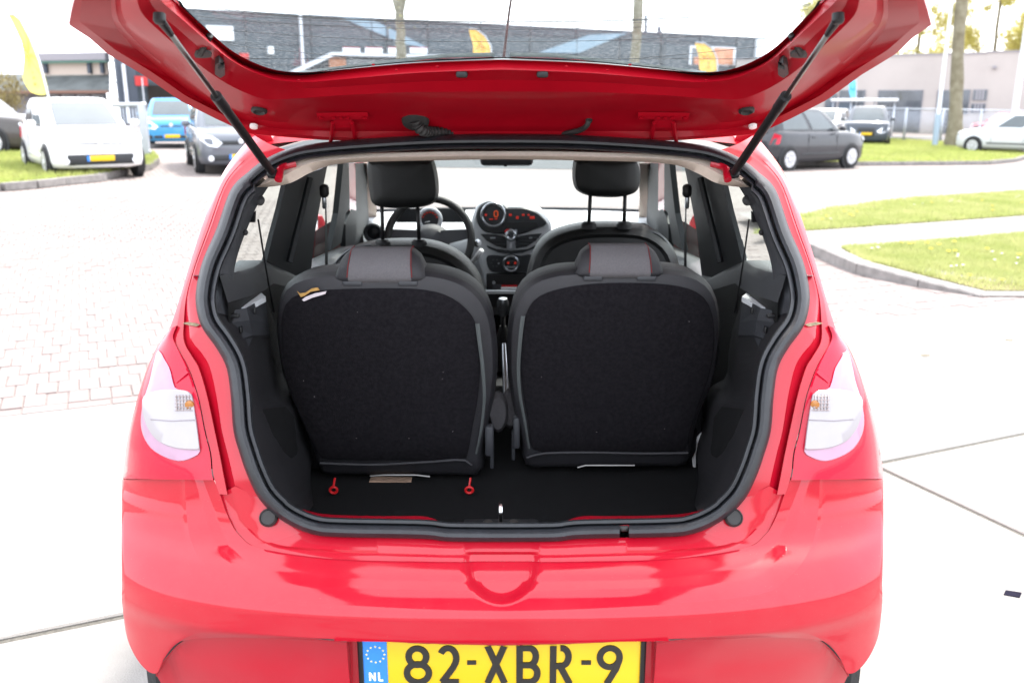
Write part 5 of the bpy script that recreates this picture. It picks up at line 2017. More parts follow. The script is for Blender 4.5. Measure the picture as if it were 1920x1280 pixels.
# C pillar trim, curved strip just inside the seal
ci = [(506, 346), (492, 368), (480, 390), (468, 418), (455, 450), (444, 484), (438, 515), (436, 545), (431, 572), (430, 592)]
cs = [(490, 330), (466, 356), (452, 384), (438, 418), (424, 452), (411, 486), (402, 515), (398, 540), (398, 562), (404, 585)]
A0 = [on_body(x, y, .030) for x, y in crp(cs, 30)]
A1 = [on_body(x, y, .055) for x, y in cr([(a[0] * .5 + c[0] * .5, a[1] * .5 + c[1] * .5) for a, c in zip(cs, ci)], 30)]
A2 = [on_body(x, y, .110) for x, y in crp(ci, 30)]
A3 = [Vector((p.x - .05, p.y + .02, p.z)) for p in A2]
for s in (1, -1):
    o = MB().loft([[sx(p, s) for p in R] for R in (A0, A1, A2, A3)]).build('rear_pillar_trim', M['gry'], hero)
    k = MB()
    for x, y, r in ((487, 376, .011), (460, 436, .006)):
        k.disc(sx(on_body(x, y, .105), s), (0.3 * s, -.9, .2), [(0, -.01), (r, -.01), (r, .008), (0, .012)], 14)
    k.prism([sx(on_body(x, y, .11), s) for x, y in ((478, 396), (477, 417), (466, 417), (473, 400))], (0, .01, 0))
    k.build('trim_peg', M['blk'], o)
# B pillar and belt trim
side_panel('middle_pillar_trim', [(536, 344), (560, 330), (600, 318), (614, 310), (606, 350), (598, 395), (590, 440), (584, 500), (582, 516), (560, 520), (522, 502), (500, 489), (512, 440), (525, 392)], M['pillar'])
for s in (1, -1):
    MB().tube([sx(side(x, y, SA - .012), s) for x, y in ((582, 334), (566, 400), (553, 450), (543, 492))], .010, 6).build('pillar_edge', M['pillar'], hero)
BELT_L = [(412, 517), (428, 513), (452, 508), (478, 500), (494, 488), (520, 500), (560, 520), (584, 516), (594, 500), (615, 486), (640, 474), (668, 462), (690, 452)]
for s in (1, -1):
    P0 = [side(x, y, SA) for x, y in BELT_L]
    P1 = [p + Vector((.045 * float(np.interp(q_[0], [412, 500, 560], [.1, .3, 1])), 0, -.022)) for p, q_ in zip(P0, BELT_L)]
    P2 = [Vector((p.x - .01, p.y, max(.35, p.z - .30))) for p in P1]
    P3 = [Vector((p.x, p.y, .28)) for p in P2]
    P_ = [p + Vector((-.06, 0, 0)) for p in P0]
    P1b = [Vector((p.x + .008, p.y, p.z - .035)) for p in P1]
    MB().loft([[sx(p, s) for p in R] for R in (P_, P0, P1, P1b)]).build('window_sill_trim', M['gry'], hero, sharp=70)  # lighter grey than the card below: window light on the ledge, painted in
    MB().loft([[sx(p, s) for p in R] for R in (P1b, P2, P3)]).build('door_card', M['leather'], hero, sharp=50)  # near-black colour stands in for the shade below the window
# front door frame, mirror triangle, A pillar
side_panel('door_frame', [(654, 306), (666, 306), (668, 395), (656, 395)], M['red'], th=.02)
side_panel('window_pillar', [(644, 306), (654, 306), (656, 392), (648, 400), (640, 455), (620, 470), (634, 400)], M['pillar'], th=.02)
side_panel('front_pillar_frame', [(666, 306), (686, 306), (692, 420), (690, 455), (648, 462), (648, 420), (658, 392), (668, 395)], M['pillar'], th=.02)
for s in (1, -1):
    a = [on_y(688, 306, 3.55), on_y(705, 306, 3.55), on_y(704, 370, 3.9), on_y(708, 420, 4.15), on_y(690, 424, 4.15), on_y(688, 370, 3.9)]
    MB().prism([sx(p, s) for p in a], (-.02 * s, .03, 0)).build('front_pillar_trim', M['cream'], hero, smooth=False)
    # outside mirror housings beyond the door glass
    c = on_t(625, 430, 3.75)
    c.x = -.86
    c = sx(c, s)
    mo = MB().box(c, (.20, .09, .14), bev=.045).build('door_mirror', M['red'], hero)
    MB().box(c + Vector((0, -.047, 0)), (.16, .008, .11), bev=.003).build('mirror_glass', M['chrome'], mo)
# side and front glass
for s in (1, -1):
    q = [side(x, y, SA + .04) for x, y in ((505, 338), (540, 336), (500, 492), (440, 514), (446, 440), (480, 384))]
    MB().prism([sx(p, s) for p in q], (-.003 * s, 0, 0)).build('quarter_window', M['glass'], hero, smooth=False)
    q = [side(x, y, SA + .04) for x, y in ((606, 306), (650, 304), (648, 470), (588, 506))]
    MB().prism([sx(p, s) for p in q], (-.003 * s, 0, 0)).build('door_window', M['glass'], hero, smooth=False)
    q = cr([side(x, y, SA + .036) for x, y in ((438, 511), (452, 508), (480, 499), (493, 489), (498, 474), (504, 450))], 30)
    MB().tube([sx(p, s) for p in q], .005, 6).build('window_rubber', M['rubber'], hero)
ws = []
for z_, Y, w in ((1.035, 4.30, .66), (1.15, 4.02, .63), (1.28, 3.74, .59), (1.44, 3.46, .54)):
    ws.append([(w * u, Y - .10 * u * u, z_) for u in np.linspace(-1, 1, 15)])
MB().loft(ws).build('windscreen', M['glass_front'], hero)
MB().tube([(.66 * u, 4.29 - .10 * u * u, 1.040) for u in np.linspace(-1, 1, 15)], .007, 6).build('windscreen_rubber', M['rubber'], hero)

# ---- boot: floor, side boxes, parcel-shelf ledges, red sill strips, latch
ZF = .60
b = MB()
b.loft([[(x, Y, ZF + (.0 if Y > 1.70 else .0)) for x in np.linspace(-.56, .56, 9)] for Y in (1.60, 1.7, 1.9, 2.1, 2.4, 2.9)])
b.loft([[(x, 1.592, .74 - .02) for x in np.linspace(-.56, .56, 9)], [(x, 1.60, ZF) for x in np.linspace(-.56, .56, 9)]])
b.build('boot_floor', M['floor_carpet'], hero, smooth=False)
b = MB()
b.loft([[(x, Y, .40) for x in (-.66, .66)] for Y in (2.4, 4.3)])
b.loft([[(-.68, 4.33, 1.03), (.68, 4.33, 1.03)], [(-.68, 4.33, .25), (.68, 4.33, .25)]])
b.build('cabin_floor', M['floor_carpet'], hero, smooth=False)
wa = [(400, 575), (432, 640), (457, 690), (466, 742), (470, 806), (481, 850), (497, 890), (520, 930), (560, 965), (590, 975)]
wb = [(497, 560), (506, 620), (511, 690), (516, 742), (545, 762), (556, 790), (560, 830), (572, 870), (578, 920), (588, 946)]
wdep = [2.10, 2.10, 2.08, 2.05, 2.06, 2.08, 2.06, 2.04, 2.00, 1.96]
Q0 = [on_body(x, y, .03) for x, y in crp(wa, 40)]
Q2 = [on_y(x, y, float(np.interp(i, np.linspace(0, 39, 10), wdep))) for i, (x, y) in enumerate(crp(wb, 40))]
for s in (1, -1):
    Q1 = [a.lerp(c, .5) + Vector((-.012, 0, 0)) for a, c in zip(Q0, Q2)]
    Q3 = [Vector((min(p.x - .02, -.50 - .0), p.y + .16, p.z)) for p in Q2]
    o = MB().loft([[sx(p, s) for p in R] for R in (Q0, Q1, Q2, Q3)]).build('boot_side_trim', M['sidetrim'], hero, sharp=60)
    # wheel box bulge with its soft top
    wbx = MB()
    wbx.loft([[sx(on_y(x, y, Y), s) for x, y, Y in row] for row in (
        [(466, 775, 1.78), (500, 766, 1.86), (536, 762, 1.98), (552, 782, 2.05)],
        [(469, 800, 1.77), (502, 796, 1.84), (538, 800, 1.96), (556, 826, 2.04)],
        [(478, 850, 1.75), (508, 852, 1.83), (546, 858, 1.94), (566, 880, 2.02)],
        [(500, 905, 1.73), (530, 915, 1.80), (562, 925, 1.90), (578, 940, 1.98)])])
    wbx.build('wheel_box', M['floor_carpet'], o)
    # ledge that carries the parcel shelf
    e = MB()
    T = [on_z(x, y, 1.095) for x, y in ((425, 550), (490, 549), (498, 556), (462, 575), (412, 584))]
    T = [Vector((p.x, min(p.y, 2.15), p.z)) for p in T]
    e.prism([sx(p, s) for p in T], (0, 0, -.012))
    e.build('parcel_shelf_ledge', M['dash'], hero, smooth=False)  # pale colour stands in for daylight falling on the top of the block
    e = MB()
    f0 = [on_y(x, y, Y) for x, y, Y in ((400, 584, 1.80), (415, 586, 1.83), (462, 577, 1.90), (497, 557, 2.06))]
    f1 = [on_y(x, y, Y) for x, y, Y in ((404, 604, 1.80), (424, 606, 1.83), (468, 600, 1.90), (503, 604, 2.06))]
    f2 = [on_y(x, y, Y) for x, y, Y in ((424, 640, 1.82), (440, 640, 1.84), (474, 628, 1.92), (506, 628, 2.07))]
    f3 = [on_y(x, y, Y) for x, y, Y in ((448, 690, 1.82), (456, 672, 1.85), (474, 632, 1.94), (505, 632, 2.09))]
    e.loft([[sx(p, s) for p in R] for R in (f0, f1, f2, f3)])
    lo_ = e.build('ledge_bracket', M['gry'], hero, smooth=False, sharp=25)
    e = MB()
    for x0, y0, w, h, Y in ((440, 592, 18, 8, 1.845), (478, 583, 5, 12, 1.93), (452, 618, 5, 14, 1.87)):
        c = sx(on_y(x0, y0, Y), s)
        e.box(c, (w / 900, .012, h / 900), bev=.003)
    e.build('bracket_slot', M['blk'], lo_)
    # thin parcel cord running up from behind the seat to the pillar
    MB().tube([sx(p, s) for p in (on_y(484, 412, 2.02), on_y(496, 488, 2.10), on_y(505, 540, 2.14), on_y(514, 585, 2.17))], .0022, 5).build('parcel_shelf_cord', M['blk'], hero)
    # red inner edge of the sill
    r0 = [on_z(x, y, .700) for x, y in cr([(560, 952), (600, 962), (660, 966), (740, 967), (800, 968), (836, 983)], 24)]
    r1 = [on_z(x, y + 9 if x < 810 else y + 4, .712) for x, y in cr([(560, 952), (600, 962), (660, 966), (740, 967), (795, 968), (826, 984)], 24)]
    r2 = [Vector((p.x, p.y - .05, .722)) for p in r1]
    rd = [Vector((p.x, p.y + .004, p.z - .05)) for p in r0]
    MB().loft([[sx(p, s) for p in R] for R in (rd, r0, r1, r2)]).build('sill_strip', M['red'], hero, sharp=40)
# latch loop with two bolts
lz = .705
p0 = on_z(939, 980, lz)
b = MB()
b.tube(cr([(p0.x, p0.y - .004, lz - .01), (p0.x, p0.y - .003, lz + .026), (p0.x, p0.y + .012, lz + .036), (p0.x, p0.y + .028, lz + .026), (p0.x, p0.y + .03, lz - .01)], 20), .0045, 8)
lt = b.build('latch_loop', M['chrome'], hero)
for x in (915, 963):
    MB().disc(on_z(x, 982, lz - .004), (0, -.2, 1), [(.011, 0), (.011, .003), (.008, .007), (0, .008)], 14).build('latch_bolt', M['steel'], lt)
MB().box((p0.x, p0.y + .012, lz - .03), (.16, .07, .04), bev=.01).build('latch_base', M['blk'], lt)


# ================================================================ REAR SEATS
def outline_ring(pts, Yf, n=72):
    return [on_y(x, y, Yf(y)) for x, y in cr(pts, n, closed=True)]


def shrink(R, k, dy):
    c = sum((Vector(p) for p in R), Vector()) / len(R)
    out = []
    for p in R:
        d = Vector(p) - c
        L = d.length
        out.append(c + d * max(0, (L - k) / L) + Vector((0, dy, 0)))
    return out


def scale_ring(R, k, dy):
    c = sum((Vector(p) for p in R), Vector()) / len(R)
    return [Vector((c.x + (p[0] - c.x) * k, p[1] * k + c.y * (1 - k) + dy, c.z + (p[2] - c.z) * k)) for p in R]


def rear_seat(out_px, carpet_px, Y0, head_px, label_side):
    Yf = lambda y: Y0 + .12 * (y - 510) / 385
    R = outline_ring(out_px, Yf)
    b = MB()
    b.loft([shrink(R, .03, .17), shrink(R, .004, .14), shrink(R, 0, .06), shrink(R, .003, .03), shrink(R, .012, .010), shrink(R, .030, .0), shrink(R, .09, -.002), scale_ring(R, .3, -.002), scale_ring(R, .001, -.002)], closed=True)
    seat = b.build('rear_seat', M['vinyl'], hero)
    Cp = outline_ring(carpet_px, lambda y: Yf(y) - .006)
    b = MB()
    b.loft([shrink(Cp, 0, .012), shrink(Cp, .0, -.001), shrink(Cp, .006, -.005), scale_ring(Cp, .8, -.010), scale_ring(Cp, .45, -.013), scale_ring(Cp, .001, -.014)], closed=True)
    b.build('back_panel', M['carpet'], seat)
    # welt line at the bottom hem
    # low head restraint: fabric top, vinyl cheeks, red seams
    xl, xr, yt, yb2 = head_px
    Yh = Yf(yb2) + .05
    tlx, trx = xl + .14 * (xr - xl), xr - .14 * (xr - xl)
    prof = lambda w, dz: [(w, .052, -.004), (w, .060, .028 + dz), (w, .03, .052 + dz), (w, -.015, .050 + dz), (w, -.046, .026 + dz), (w, -.054, .004), (w, -.045, -.008), (w, .04, -.01)]
    c0 = on_y((xl + xr) / 2, yb2 - 2, Yh)
    px_m = (on_y(xr, yb2, Yh).x - on_y(xl, yb2, Yh).x)
    hgt = on_y(xl, yt, Yh).z - on_y(xl, yb2, Yh).z
    sc = hgt / .055
    rows = []
    for u, k, dz in ((-.5, .12, -.02), (-.49, .55, -.016), (-.45, .80, -.010), (-.38, .95, -.003), (-.34, 1, 0), (.34, 1, 0), (.38, .95, -.003), (.45, .80, -.010), (.49, .55, -.016), (.5, .12, -.02)):
        rows.append([Vector((c0.x + u * px_m * (1 - .07 * max(0, q[2]) / .05), c0.y + q[1] * (.5 + .5 * k), c0.z + q[2] * sc * k + .004)) for q in prof(0, dz * .3)])
    hd = MB().loft(rows, closed=True, cap=True).build('head_restraint', M['vinyl'], seat, sharp=80)
    cen = [[Vector((p.x, p.y * 1.0 - .0012, p.z + .0015)) if 0 else Vector((c0.x + (p.x - c0.x), c0.y + (p.y - c0.y) * 1.025, c0.z + (p.z - c0.z) * 1.02)) for p in rows[i]] for i in (4, 5)]
    MB().loft(cen, closed=True).build('fabric_cover', M['tweed'], seat, sharp=80)
    for i in (4, 5):
        MB().tube([c0 + (p - c0) * 1.03 for p in rows[i][1:6]], .0011, 4).build('red_seam', M['stitch'], seat)
    for u in (-.30, .30):
        MB().box((c0.x + u * px_m, c0.y - .035, c0.z - .006), (.045, .03, .012), bev=.004).build('restraint_guide', M['gry'], seat)
    return seat, Yf, c0


LO_ = [(600, 895), (588, 868), (572, 826), (548, 775), (526, 715), (514, 655), (512, 600), (518, 560), (534, 533), (570, 517), (630, 511), (720, 508), (800, 511), (850, 521), (888, 541), (914, 574), (928, 622), (933, 685), (928, 745), (917, 795), (908, 850), (903, 895), (860, 899), (740, 899), (640, 898)]
LC_ = [(604, 858), (590, 832), (566, 784), (542, 724), (530, 664), (528, 612), (533, 576), (552, 556), (600, 545), (720, 541), (795, 544), (840, 556), (874, 580), (893, 612), (900, 680), (896, 745), (886, 800), (878, 845), (872, 858), (800, 862), (740, 862), (660, 862)]
RO_ = [(985, 880), (976, 830), (962, 775), (952, 715), (950, 650), (956, 592), (970, 555), (996, 528), (1036, 513), (1080, 508), (1160, 506), (1240, 506), (1300, 514), (1334, 534), (1351, 566), (1357, 615), (1352, 680), (1338, 735), (1316, 785), (1303, 835), (1292, 878), (1240, 882), (1130, 884), (1040, 884)]
RC_ = [(1000, 842), (992, 800), (982, 745), (976, 690), (978, 632), (986, 590), (1006, 560), (1046, 543), (1110, 533), (1180, 531), (1250, 534), (1300, 545), (1326, 566), (1338, 605), (1338, 660), (1326, 715), (1306, 768), (1292, 815), (1284, 842), (1220, 847), (1130, 848), (1060, 847)]
seatL, YL, hcL = rear_seat(LO_, LC_, 1.985, (633, 803, 469, 521), 'left')
seatR, YR, hcR = rear_seat(RO_, RC_, 2.03, (1076, 1240, 463, 512), 'right')
for o in (seatL, seatR):
    o['label'] = 'left rear seat with a torn sticker on its carpeted back' if o is seatL else 'right rear seat with a clean carpeted back'


def strip(pts, Yf, r, name, m, par, dy=-.016):
    MB().tube([on_y(x, y, Yf(y) + dy) for x, y in pts], r, 6).build(name, m, par)


welt = mat('grey_green_welt', (.085, .095, .095), rough=.6, var=.1)
for pts, Yf, par in ((((895, 606), (899, 640), (905, 690), (908, 745), (903, 800), (893, 850)), YL, seatL), (((981, 592), (976, 630), (972, 690), (975, 740), (984, 790), (992, 840)), YR, seatR)):
    c = cr(pts, 26)
    a = [on_y(x - 4 * (1 - .5 * i / 26), y, Yf(y) - .017) for i, (x, y) in enumerate(c)]
    d = [on_y(x + 4 * (1 - .5 * i / 26), y, Yf(y) - .017) for i, (x, y) in enumerate(c)]
    MB().loft([a, [p.lerp(q, .5) + Vector((0, -.004, 0)) for p, q in zip(a, d)], d]).build('welt_strip', welt, par)
# bottom hem, release bars
for pts, Yf, par in ((((600, 868), (700, 871), (800, 866), (866, 862), (884, 872)), YL, seatL), (((988, 858), (1020, 850), (1100, 848), (1200, 850), (1290, 849)), YR, seatR)):
    MB().tube([on_y(x, y, Yf(y) - .012) for x, y in cr(pts, 20)], .004, 6).build('hem_welt', M['vinyl'], par)
for pts, Yf, par in ((((694, 892), (720, 890), (780, 890), (806, 893)), YL, seatL), (((1083, 876), (1098, 872), (1150, 872), (1190, 872)), YR, seatR)):
    MB().tube([on_y(x, y, Yf(y) - .014) for x, y in pts], .0032, 8).build('release_bar', M['steel'], par)
# levers and seat bolsters in the gap
for (x0, x1, y0, y1), Y, par in (((909, 926, 796, 852), 2.10, seatL), ((962, 975, 780, 838), 2.14, seatR)):
    p, q = on_y(x0, y0, Y), on_y(x1, y1, Y)
    lv = MB().box((p + q) / 2, (abs(q.x - p.x), .03, abs(p.z - q.z)), bev=.006).build('folding_lever', M['gry'], par)
    MB().box(((p + q) / 2) + Vector((.006 if par is seatL else -.008, .012, -.04)), (.010, .02, .08), bev=.004).build('lever_arm', M['gry'], lv)
for (cx_, cy_, rx, ry), Y, par in (((934, 772, 12, 40), 2.22, seatL), ((957, 765, 12, 36), 2.25, seatR)):
    c = on_y(cx_, cy_, Y)
    MB().disc(c, (0, -1, 0), [(0, -.05), (.02, -.045), (.026, 0), (.02, .012), (0, .014)], 16).build('cushion_corner', M['tweed'], par)
    o = [k for k in par.children if k.name.startswith('cushion_corner')][-1]
    for v in o.data.vertices:
        v.co.z = c.z + (v.co.z - c.z) * 2.2
# seat bases and anchor loops
for s, cx_ in ((1, -.27), (-1, .27)):
    MB().box((cx_, 2.36, .68), (.46, .42, .13), bev=.04).build('seat_base', M['blk'], seatL if s == 1 else seatR)
foam = MB()
foam.prism([on_y(x, y, 2.10) for x, y in ((692, 903), (700, 901), (770, 903), (774, 907), (730, 908), (702, 914), (694, 910))], (0, .03, 0))
foam.prism([on_y(x, y, 2.11) for x, y in ((812, 911), (838, 909), (837, 914), (815, 914))], (0, .03, 0))
foam.build('foam_edge', M['foam'], seatL, smooth=False)
for x, y in ((626, 917), (880, 917)):
    c = on_y(x, y, 2.02)
    b = MB()
    b.tube([c + Vector((.0088 * math.cos(a), -.004, .0078 * math.sin(a))) for a in np.linspace(0, 2 * math.pi, 19)], .0034, 8, cap=False)
    b.tube([c + Vector((0, -.003, .010)), c + Vector((.003, .006, .028))], .0028, 6)
    b.build('anchor_loop', M['redplastic'], seatL)
# torn sticker on the left seat back
stw, sto = mat('torn_paper', (.62, .55, .58), rough=.9, var=.1, vscale=80), mat('torn_backing', (.45, .26, .08), rough=.9, var=.3, vscale=80)
b = MB().prism([on_y(x, y, YL(y) - .0155) for x, y in ((566, 562), (572, 557), (590, 550), (612, 546), (610, 551), (586, 558), (570, 565))], (0, .002, 0))
b.build('torn_sticker', stw, seatL, smooth=False)
b = MB().prism([on_y(x, y, YL(y) - .0150) for x, y in ((557, 546), (562, 550), (572, 549), (584, 541), (596, 539), (599, 544), (582, 547), (571, 555), (564, 557))], (0, .002, 0))
b.build('sticker_backing', sto, seatL, smooth=False)
lint = MB()
for _ in range(24):
    sd = random.random() < .5
    x, y = (random.uniform(560, 880), random.uniform(570, 850)) if sd else (random.uniform(1000, 1300), random.uniform(560, 840))
    Yf = YL if sd else YR
    p = on_y(x, y, Yf(y) - .0185)
    a = random.uniform(0, 6.28)
    L = random.uniform(.0008, .0024)
    lint.tube([p, p + Vector((math.cos(a) * L, -.001, math.sin(a) * L))], .0005, 4)
lint.build('lint', mat('pale_lint', (.35, .31, .32), rough=1), seatL)
tag(bpy.data.objects['lint'], kind='stuff')


# ================================================================ FRONT SEATS
def front_seat(out_px, Y0, head, posts, grip, label):
    Yf = lambda y: Y0 - .05 * (y - 460) / 100
    R = outline_ring(out_px, Yf, 60)
    b = MB()
    b.loft([shrink(R, .02, .16), shrink(R, .0, .11), shrink(R, .0, .04), shrink(R, .010, .010), shrink(R, .032, -.004), shrink(R, .045, .006), scale_ring(R, .4, .012), scale_ring(R, .001, .012)], closed=True)
    seat = b.build('front_seat', M['leather'], hero)
    seat['label'] = label
    h = outline_ring(head, lambda y: Y0 - .02, 56)
    b = MB()
    b.loft([shrink(h, .03, .115), shrink(h, .006, .10), shrink(h, 0, .05), shrink(h, .008, .012), shrink(h, .024, .0), scale_ring(h, .5, -.004), scale_ring(h, .001, -.005)], closed=True)
    b.build('head_restraint', M['leather'], seat)
    for (xa, ya, xb, yb_) in posts:
        a, c = on_y(xa, ya, Y0 + .02), on_y(xb, yb_, Y0 + .03)
        MB().tube([a, c], .0065, 10).build('restraint_post', M['blk'], seat)
        MB().disc(c, (0, 0, 1), [(.026, -.01), (.026, .006), (.018, .014), (0, .014)], 18).build('post_collar', M['blk'], seat)
    if grip:
        g = outline_ring(grip, lambda y: Yf(y) + .02, 36)
        b = MB()
        b.loft([shrink(g, -.008, .02), shrink(g, -.010, -.004), shrink(g, -.004, -.010), shrink(g, 0, -.004), shrink(g, .004, .03)], closed=True)
        gr_ = b.build('grip_ring', M['gry'], seat)
        b = MB()
        b.loft([shrink(g, .002, -.006), scale_ring(g, .5, .0), scale_ring(g, .001, .002)], closed=True)
        b.build('grip_hollow', M['grille'], gr_)
    return seat


front_seat([(560, 600), (590, 535), (622, 497), (650, 472), (690, 459), (740, 455), (790, 456), (832, 466), (868, 487), (895, 520), (910, 560), (916, 610), (912, 690), (740, 720), (570, 690)], 3.0,
           [(684, 310), (696, 300), (750, 296), (806, 300), (814, 310), (820, 340), (820, 368), (812, 383), (790, 391), (752, 394), (714, 392), (694, 384), (688, 360)],
           [(716, 385, 718, 456), (783, 385, 786, 456)], [(632, 492), (644, 478), (664, 467), (688, 460), (692, 466), (668, 474), (650, 486), (640, 497)], 'left front seat seen past the left rear seat')
front_seat([(975, 600), (985, 540), (996, 492), (1010, 462), (1036, 440), (1080, 426), (1130, 421), (1195, 424), (1230, 434), (1258, 456), (1274, 488), (1282, 540), (1286, 600), (1284, 690), (1130, 720), (985, 690)], 3.0,
           [(1076, 310), (1084, 300), (1136, 296), (1190, 299), (1202, 308), (1205, 330), (1203, 350), (1194, 364), (1168, 372), (1134, 373), (1102, 369), (1082, 358), (1075, 338)],
           [(1107, 362, 1104, 423), (1172, 362, 1170, 423)], [(1206, 436), (1226, 438), (1244, 450), (1253, 466), (1246, 472), (1226, 468), (1208, 456), (1203, 444)], 'right front seat with a grip hole in its shoulder')
# front belts: dark webbing hanging from the pillars
for s in (1, -1):
    top = side(610, 360, SA - .02)
    bw = [top, side(611, 400, SA - .03), side(612, 470, SA - .05), side(612, 530, SA - .07)]
    a = [p + Vector((0, -.024 * k, 0)) for p, k in zip(bw, (.4, .5, .9, 1.0))]
    c = [p + Vector((0, .024 * k, 0)) for p, k in zip(bw, (.4, .5, .9, 1.0))]
    so_ = MB().loft([[sx(p, s) for p in a], [sx(p, s) for p in c]]).build('seat_belt', M['blk'], hero)
    MB().box(sx(side(608, 358, SA - .025), s), (.025, .035, .04), bev=.010).build('belt_guide', M['blk'], so_)
    MB().box(sx(side(608, 376, SA - .025), s), (.012, .02, .05), bev=.005).build('belt_loop', M['silver'], so_)

# ================================================================ DASHBOARD
YD = 3.80
b = MB()
rows = []
for Y, z, w in ((4.32, 1.032, .64), (4.10, 1.030, .63), (3.95, 1.012, .63), (3.84, .985, .63), (3.79, .955, .62), (3.775, .90, .62), (3.83, .74, .60), (3.92, .60, .58)):
    rows.append([(w * u, Y + .05 * u * u if Y < 4 else Y - .08 * u * u, z + .006 * math.cos(u * 3)) for u in np.linspace(-1, 1, 25)])
b.loft(rows)
dash = b.build('dashboard', M['dash'], hero, sharp=70)


def dpx(x, y, Y=YD):
    return on_y(x, y, Y)


def dshape(name, pts, Y, th, m, par=dash, n=None, closed=True, bev=0.):
    c = cr(pts, n, closed=True) if n else pts
    P = [dpx(x, y, Y) for x, y in c]
    if bev:
        b = MB()
        b.loft([shrink(P, 0, th), shrink(P, 0, bev), shrink(P, bev, 0), scale_ring(P, .4, -.001), scale_ring(P, .001, -.001)], closed=True)
        return b.build(name, m, par)
    return MB().prism(P, (0, th, 0)).build(name, m, par, smooth=False)


# centre stack body in satin grey, instrument hood, dials
stack = [(884, 418), (890, 396), (900, 382), (920, 376), (940, 379), (955, 386), (985, 387), (1010, 394), (1026, 408), (1034, 424), (1030, 446), (1016, 466), (1000, 485), (996, 520), (985, 545), (940, 552), (912, 545), (905, 515), (898, 490), (888, 455)]
dshape('centre_stack', stack, 3.74, .14, M['dash'], n=70, bev=.012)
hood = [(893, 404), (898, 388), (912, 379), (930, 379), (945, 385), (952, 389), (985, 390), (1008, 399), (1024, 416), (1021, 423), (1004, 430), (985, 437), (966, 440), (925, 438), (908, 434), (896, 420)]
dshape('instrument_hood', hood, 3.722, .03, M['grille'], n=70, bev=.006)
def ring_px(cx_, cy_, r, Y, rt, m, name, par=dash, n=40):
    c = dpx(cx_, cy_, Y)
    R = r * c.y / F_PX / 1.0
    MB().tube([c + Vector((R * math.cos(a), 0, R * math.sin(a))) for a in np.linspace(0, 2 * math.pi, n)], rt, 8, cap=False).build(name, m, par)
    return c, R


def face_px(cx_, cy_, r, Y, m, name, par=dash):
    c = dpx(cx_, cy_, Y)
    R = r * c.y / F_PX
    MB().disc(c, (0, -1, 0), [(0, -.004), (R, -.004), (R * .98, .002), (0, .003)], 36).build(name, m, par)


ring_px(925, 403, 21.5, 3.712, .006, M['silver'], 'dial_ring')
face_px(925, 403, 21, 3.716, M['grille'], 'dial_face')


def seg(x, y, w, h, Y, m, name):
    p = dpx(x, y, Y)
    k = p.y / F_PX
    MB().box(p, (w * k, .003, h * k), bev=.0008).build(name, m, dash, smooth=False)


# digit of the speed display: seven-segment 0
for x, y, w, h in ((930, 396, 6, 2), (930, 406.5, 6, 2), (926.8, 401.3, 2, 8.5), (933.2, 401.3, 2, 8.5)):
    seg(x, y, w, h, 3.708, M['ledorange'], 'digit_segment')
for x, y, w, h in ((911, 403, 4, 4), (921, 411, 7, 2), (930, 410.5, 5, 2)):
    seg(x, y, w, h, 3.708, M['ledred'], 'dial_mark')
for x, y, w, h in ((957, 403, 5, 4), (970, 408, 5, 5), (981, 403, 5, 3.5), (991, 403, 4, 3), (998, 408, 9, 5)):
    seg(x, y, w, h, 3.712, M['ledred'], 'warning_lamp')
seg(978, 422, 60, 11, 3.714, M['blk'], 'radio_slot')
dshape('hazard_button', [(946, 433), (950, 430), (960, 430), (962, 434), (956, 437), (947, 436)], 3.708, .02, M['redplastic'])
seg(967, 433, 6, 5, 3.708, M['silver'], 'lock_button')
# lower vents
dshape('vent', [(901, 439), (930, 440), (944, 444), (950, 448), (950, 466), (930, 461), (912, 451)], 3.728, .02, M['grille'])
dshape('vent', [(1016, 438), (990, 440), (974, 444), (967, 448), (967, 466), (988, 462), (1004, 452)], 3.728, .02, M['grille'])
for k in range(3):
    for (xa, xb) in ((908 + 8 * k, 949), (968, 1011 - 8 * k)):
        y = 445 + 6 * k
        MB().tube([dpx(xa, y, 3.724), dpx(xb, y + 1, 3.724)], .002, 5).build('vent_slat', M['gry'], dash)
seg(924, 446, 10, 3, 3.722, M['silver'], 'vent_tab')
seg(995, 446, 6, 3, 3.722, M['silver'], 'vent_tab')
dshape('vent_underline', [(912, 460), (930, 467), (958, 471), (990, 467), (1004, 460), (1002, 466), (980, 474), (958, 476), (936, 474), (916, 466)], 3.724, .02, M['grille'])
seg(958, 458, 15, 22, 3.722, M['silver'], 'vent_bridge')
ring_px(958, 441, 8, 3.712, .009, M['silver'], 'knob_ring')
face_px(958, 441, 6, 3.708, M['gry'], 'knob')
seg(958, 458, 4, 14, 3.715, M['dash'], 'knob_mark')
# climate panel
dshape('climate_panel', [(912, 484), (920, 479), (945, 480), (958, 477), (975, 480), (1000, 479), (1002, 505), (985, 511), (930, 511), (916, 503)], 3.724, .02, M['grille'], n=40)
ring_px(958, 494, 14, 3.714, .0055, M['silver'], 'climate_ring')
face_px(958, 494, 13, 3.718, M['gry'], 'climate_dial')
seg(959, 493, 20, 9, 3.712, M['grille'], 'climate_screen')
for x in (953, 966):
    seg(x, 493, 4, 4, 3.709, M['ledred'], 'climate_digit')
seg(958, 500.5, 18, 3.5, 3.711, M['silver'], 'climate_button')
for k in range(6):
    a = k * math.pi / 3
    face_px(928 + 7 * math.cos(a), 494 + 7 * math.sin(a), 1.6, 3.718, M['silver'] if k == 0 else M['gry'], 'fan_mark')
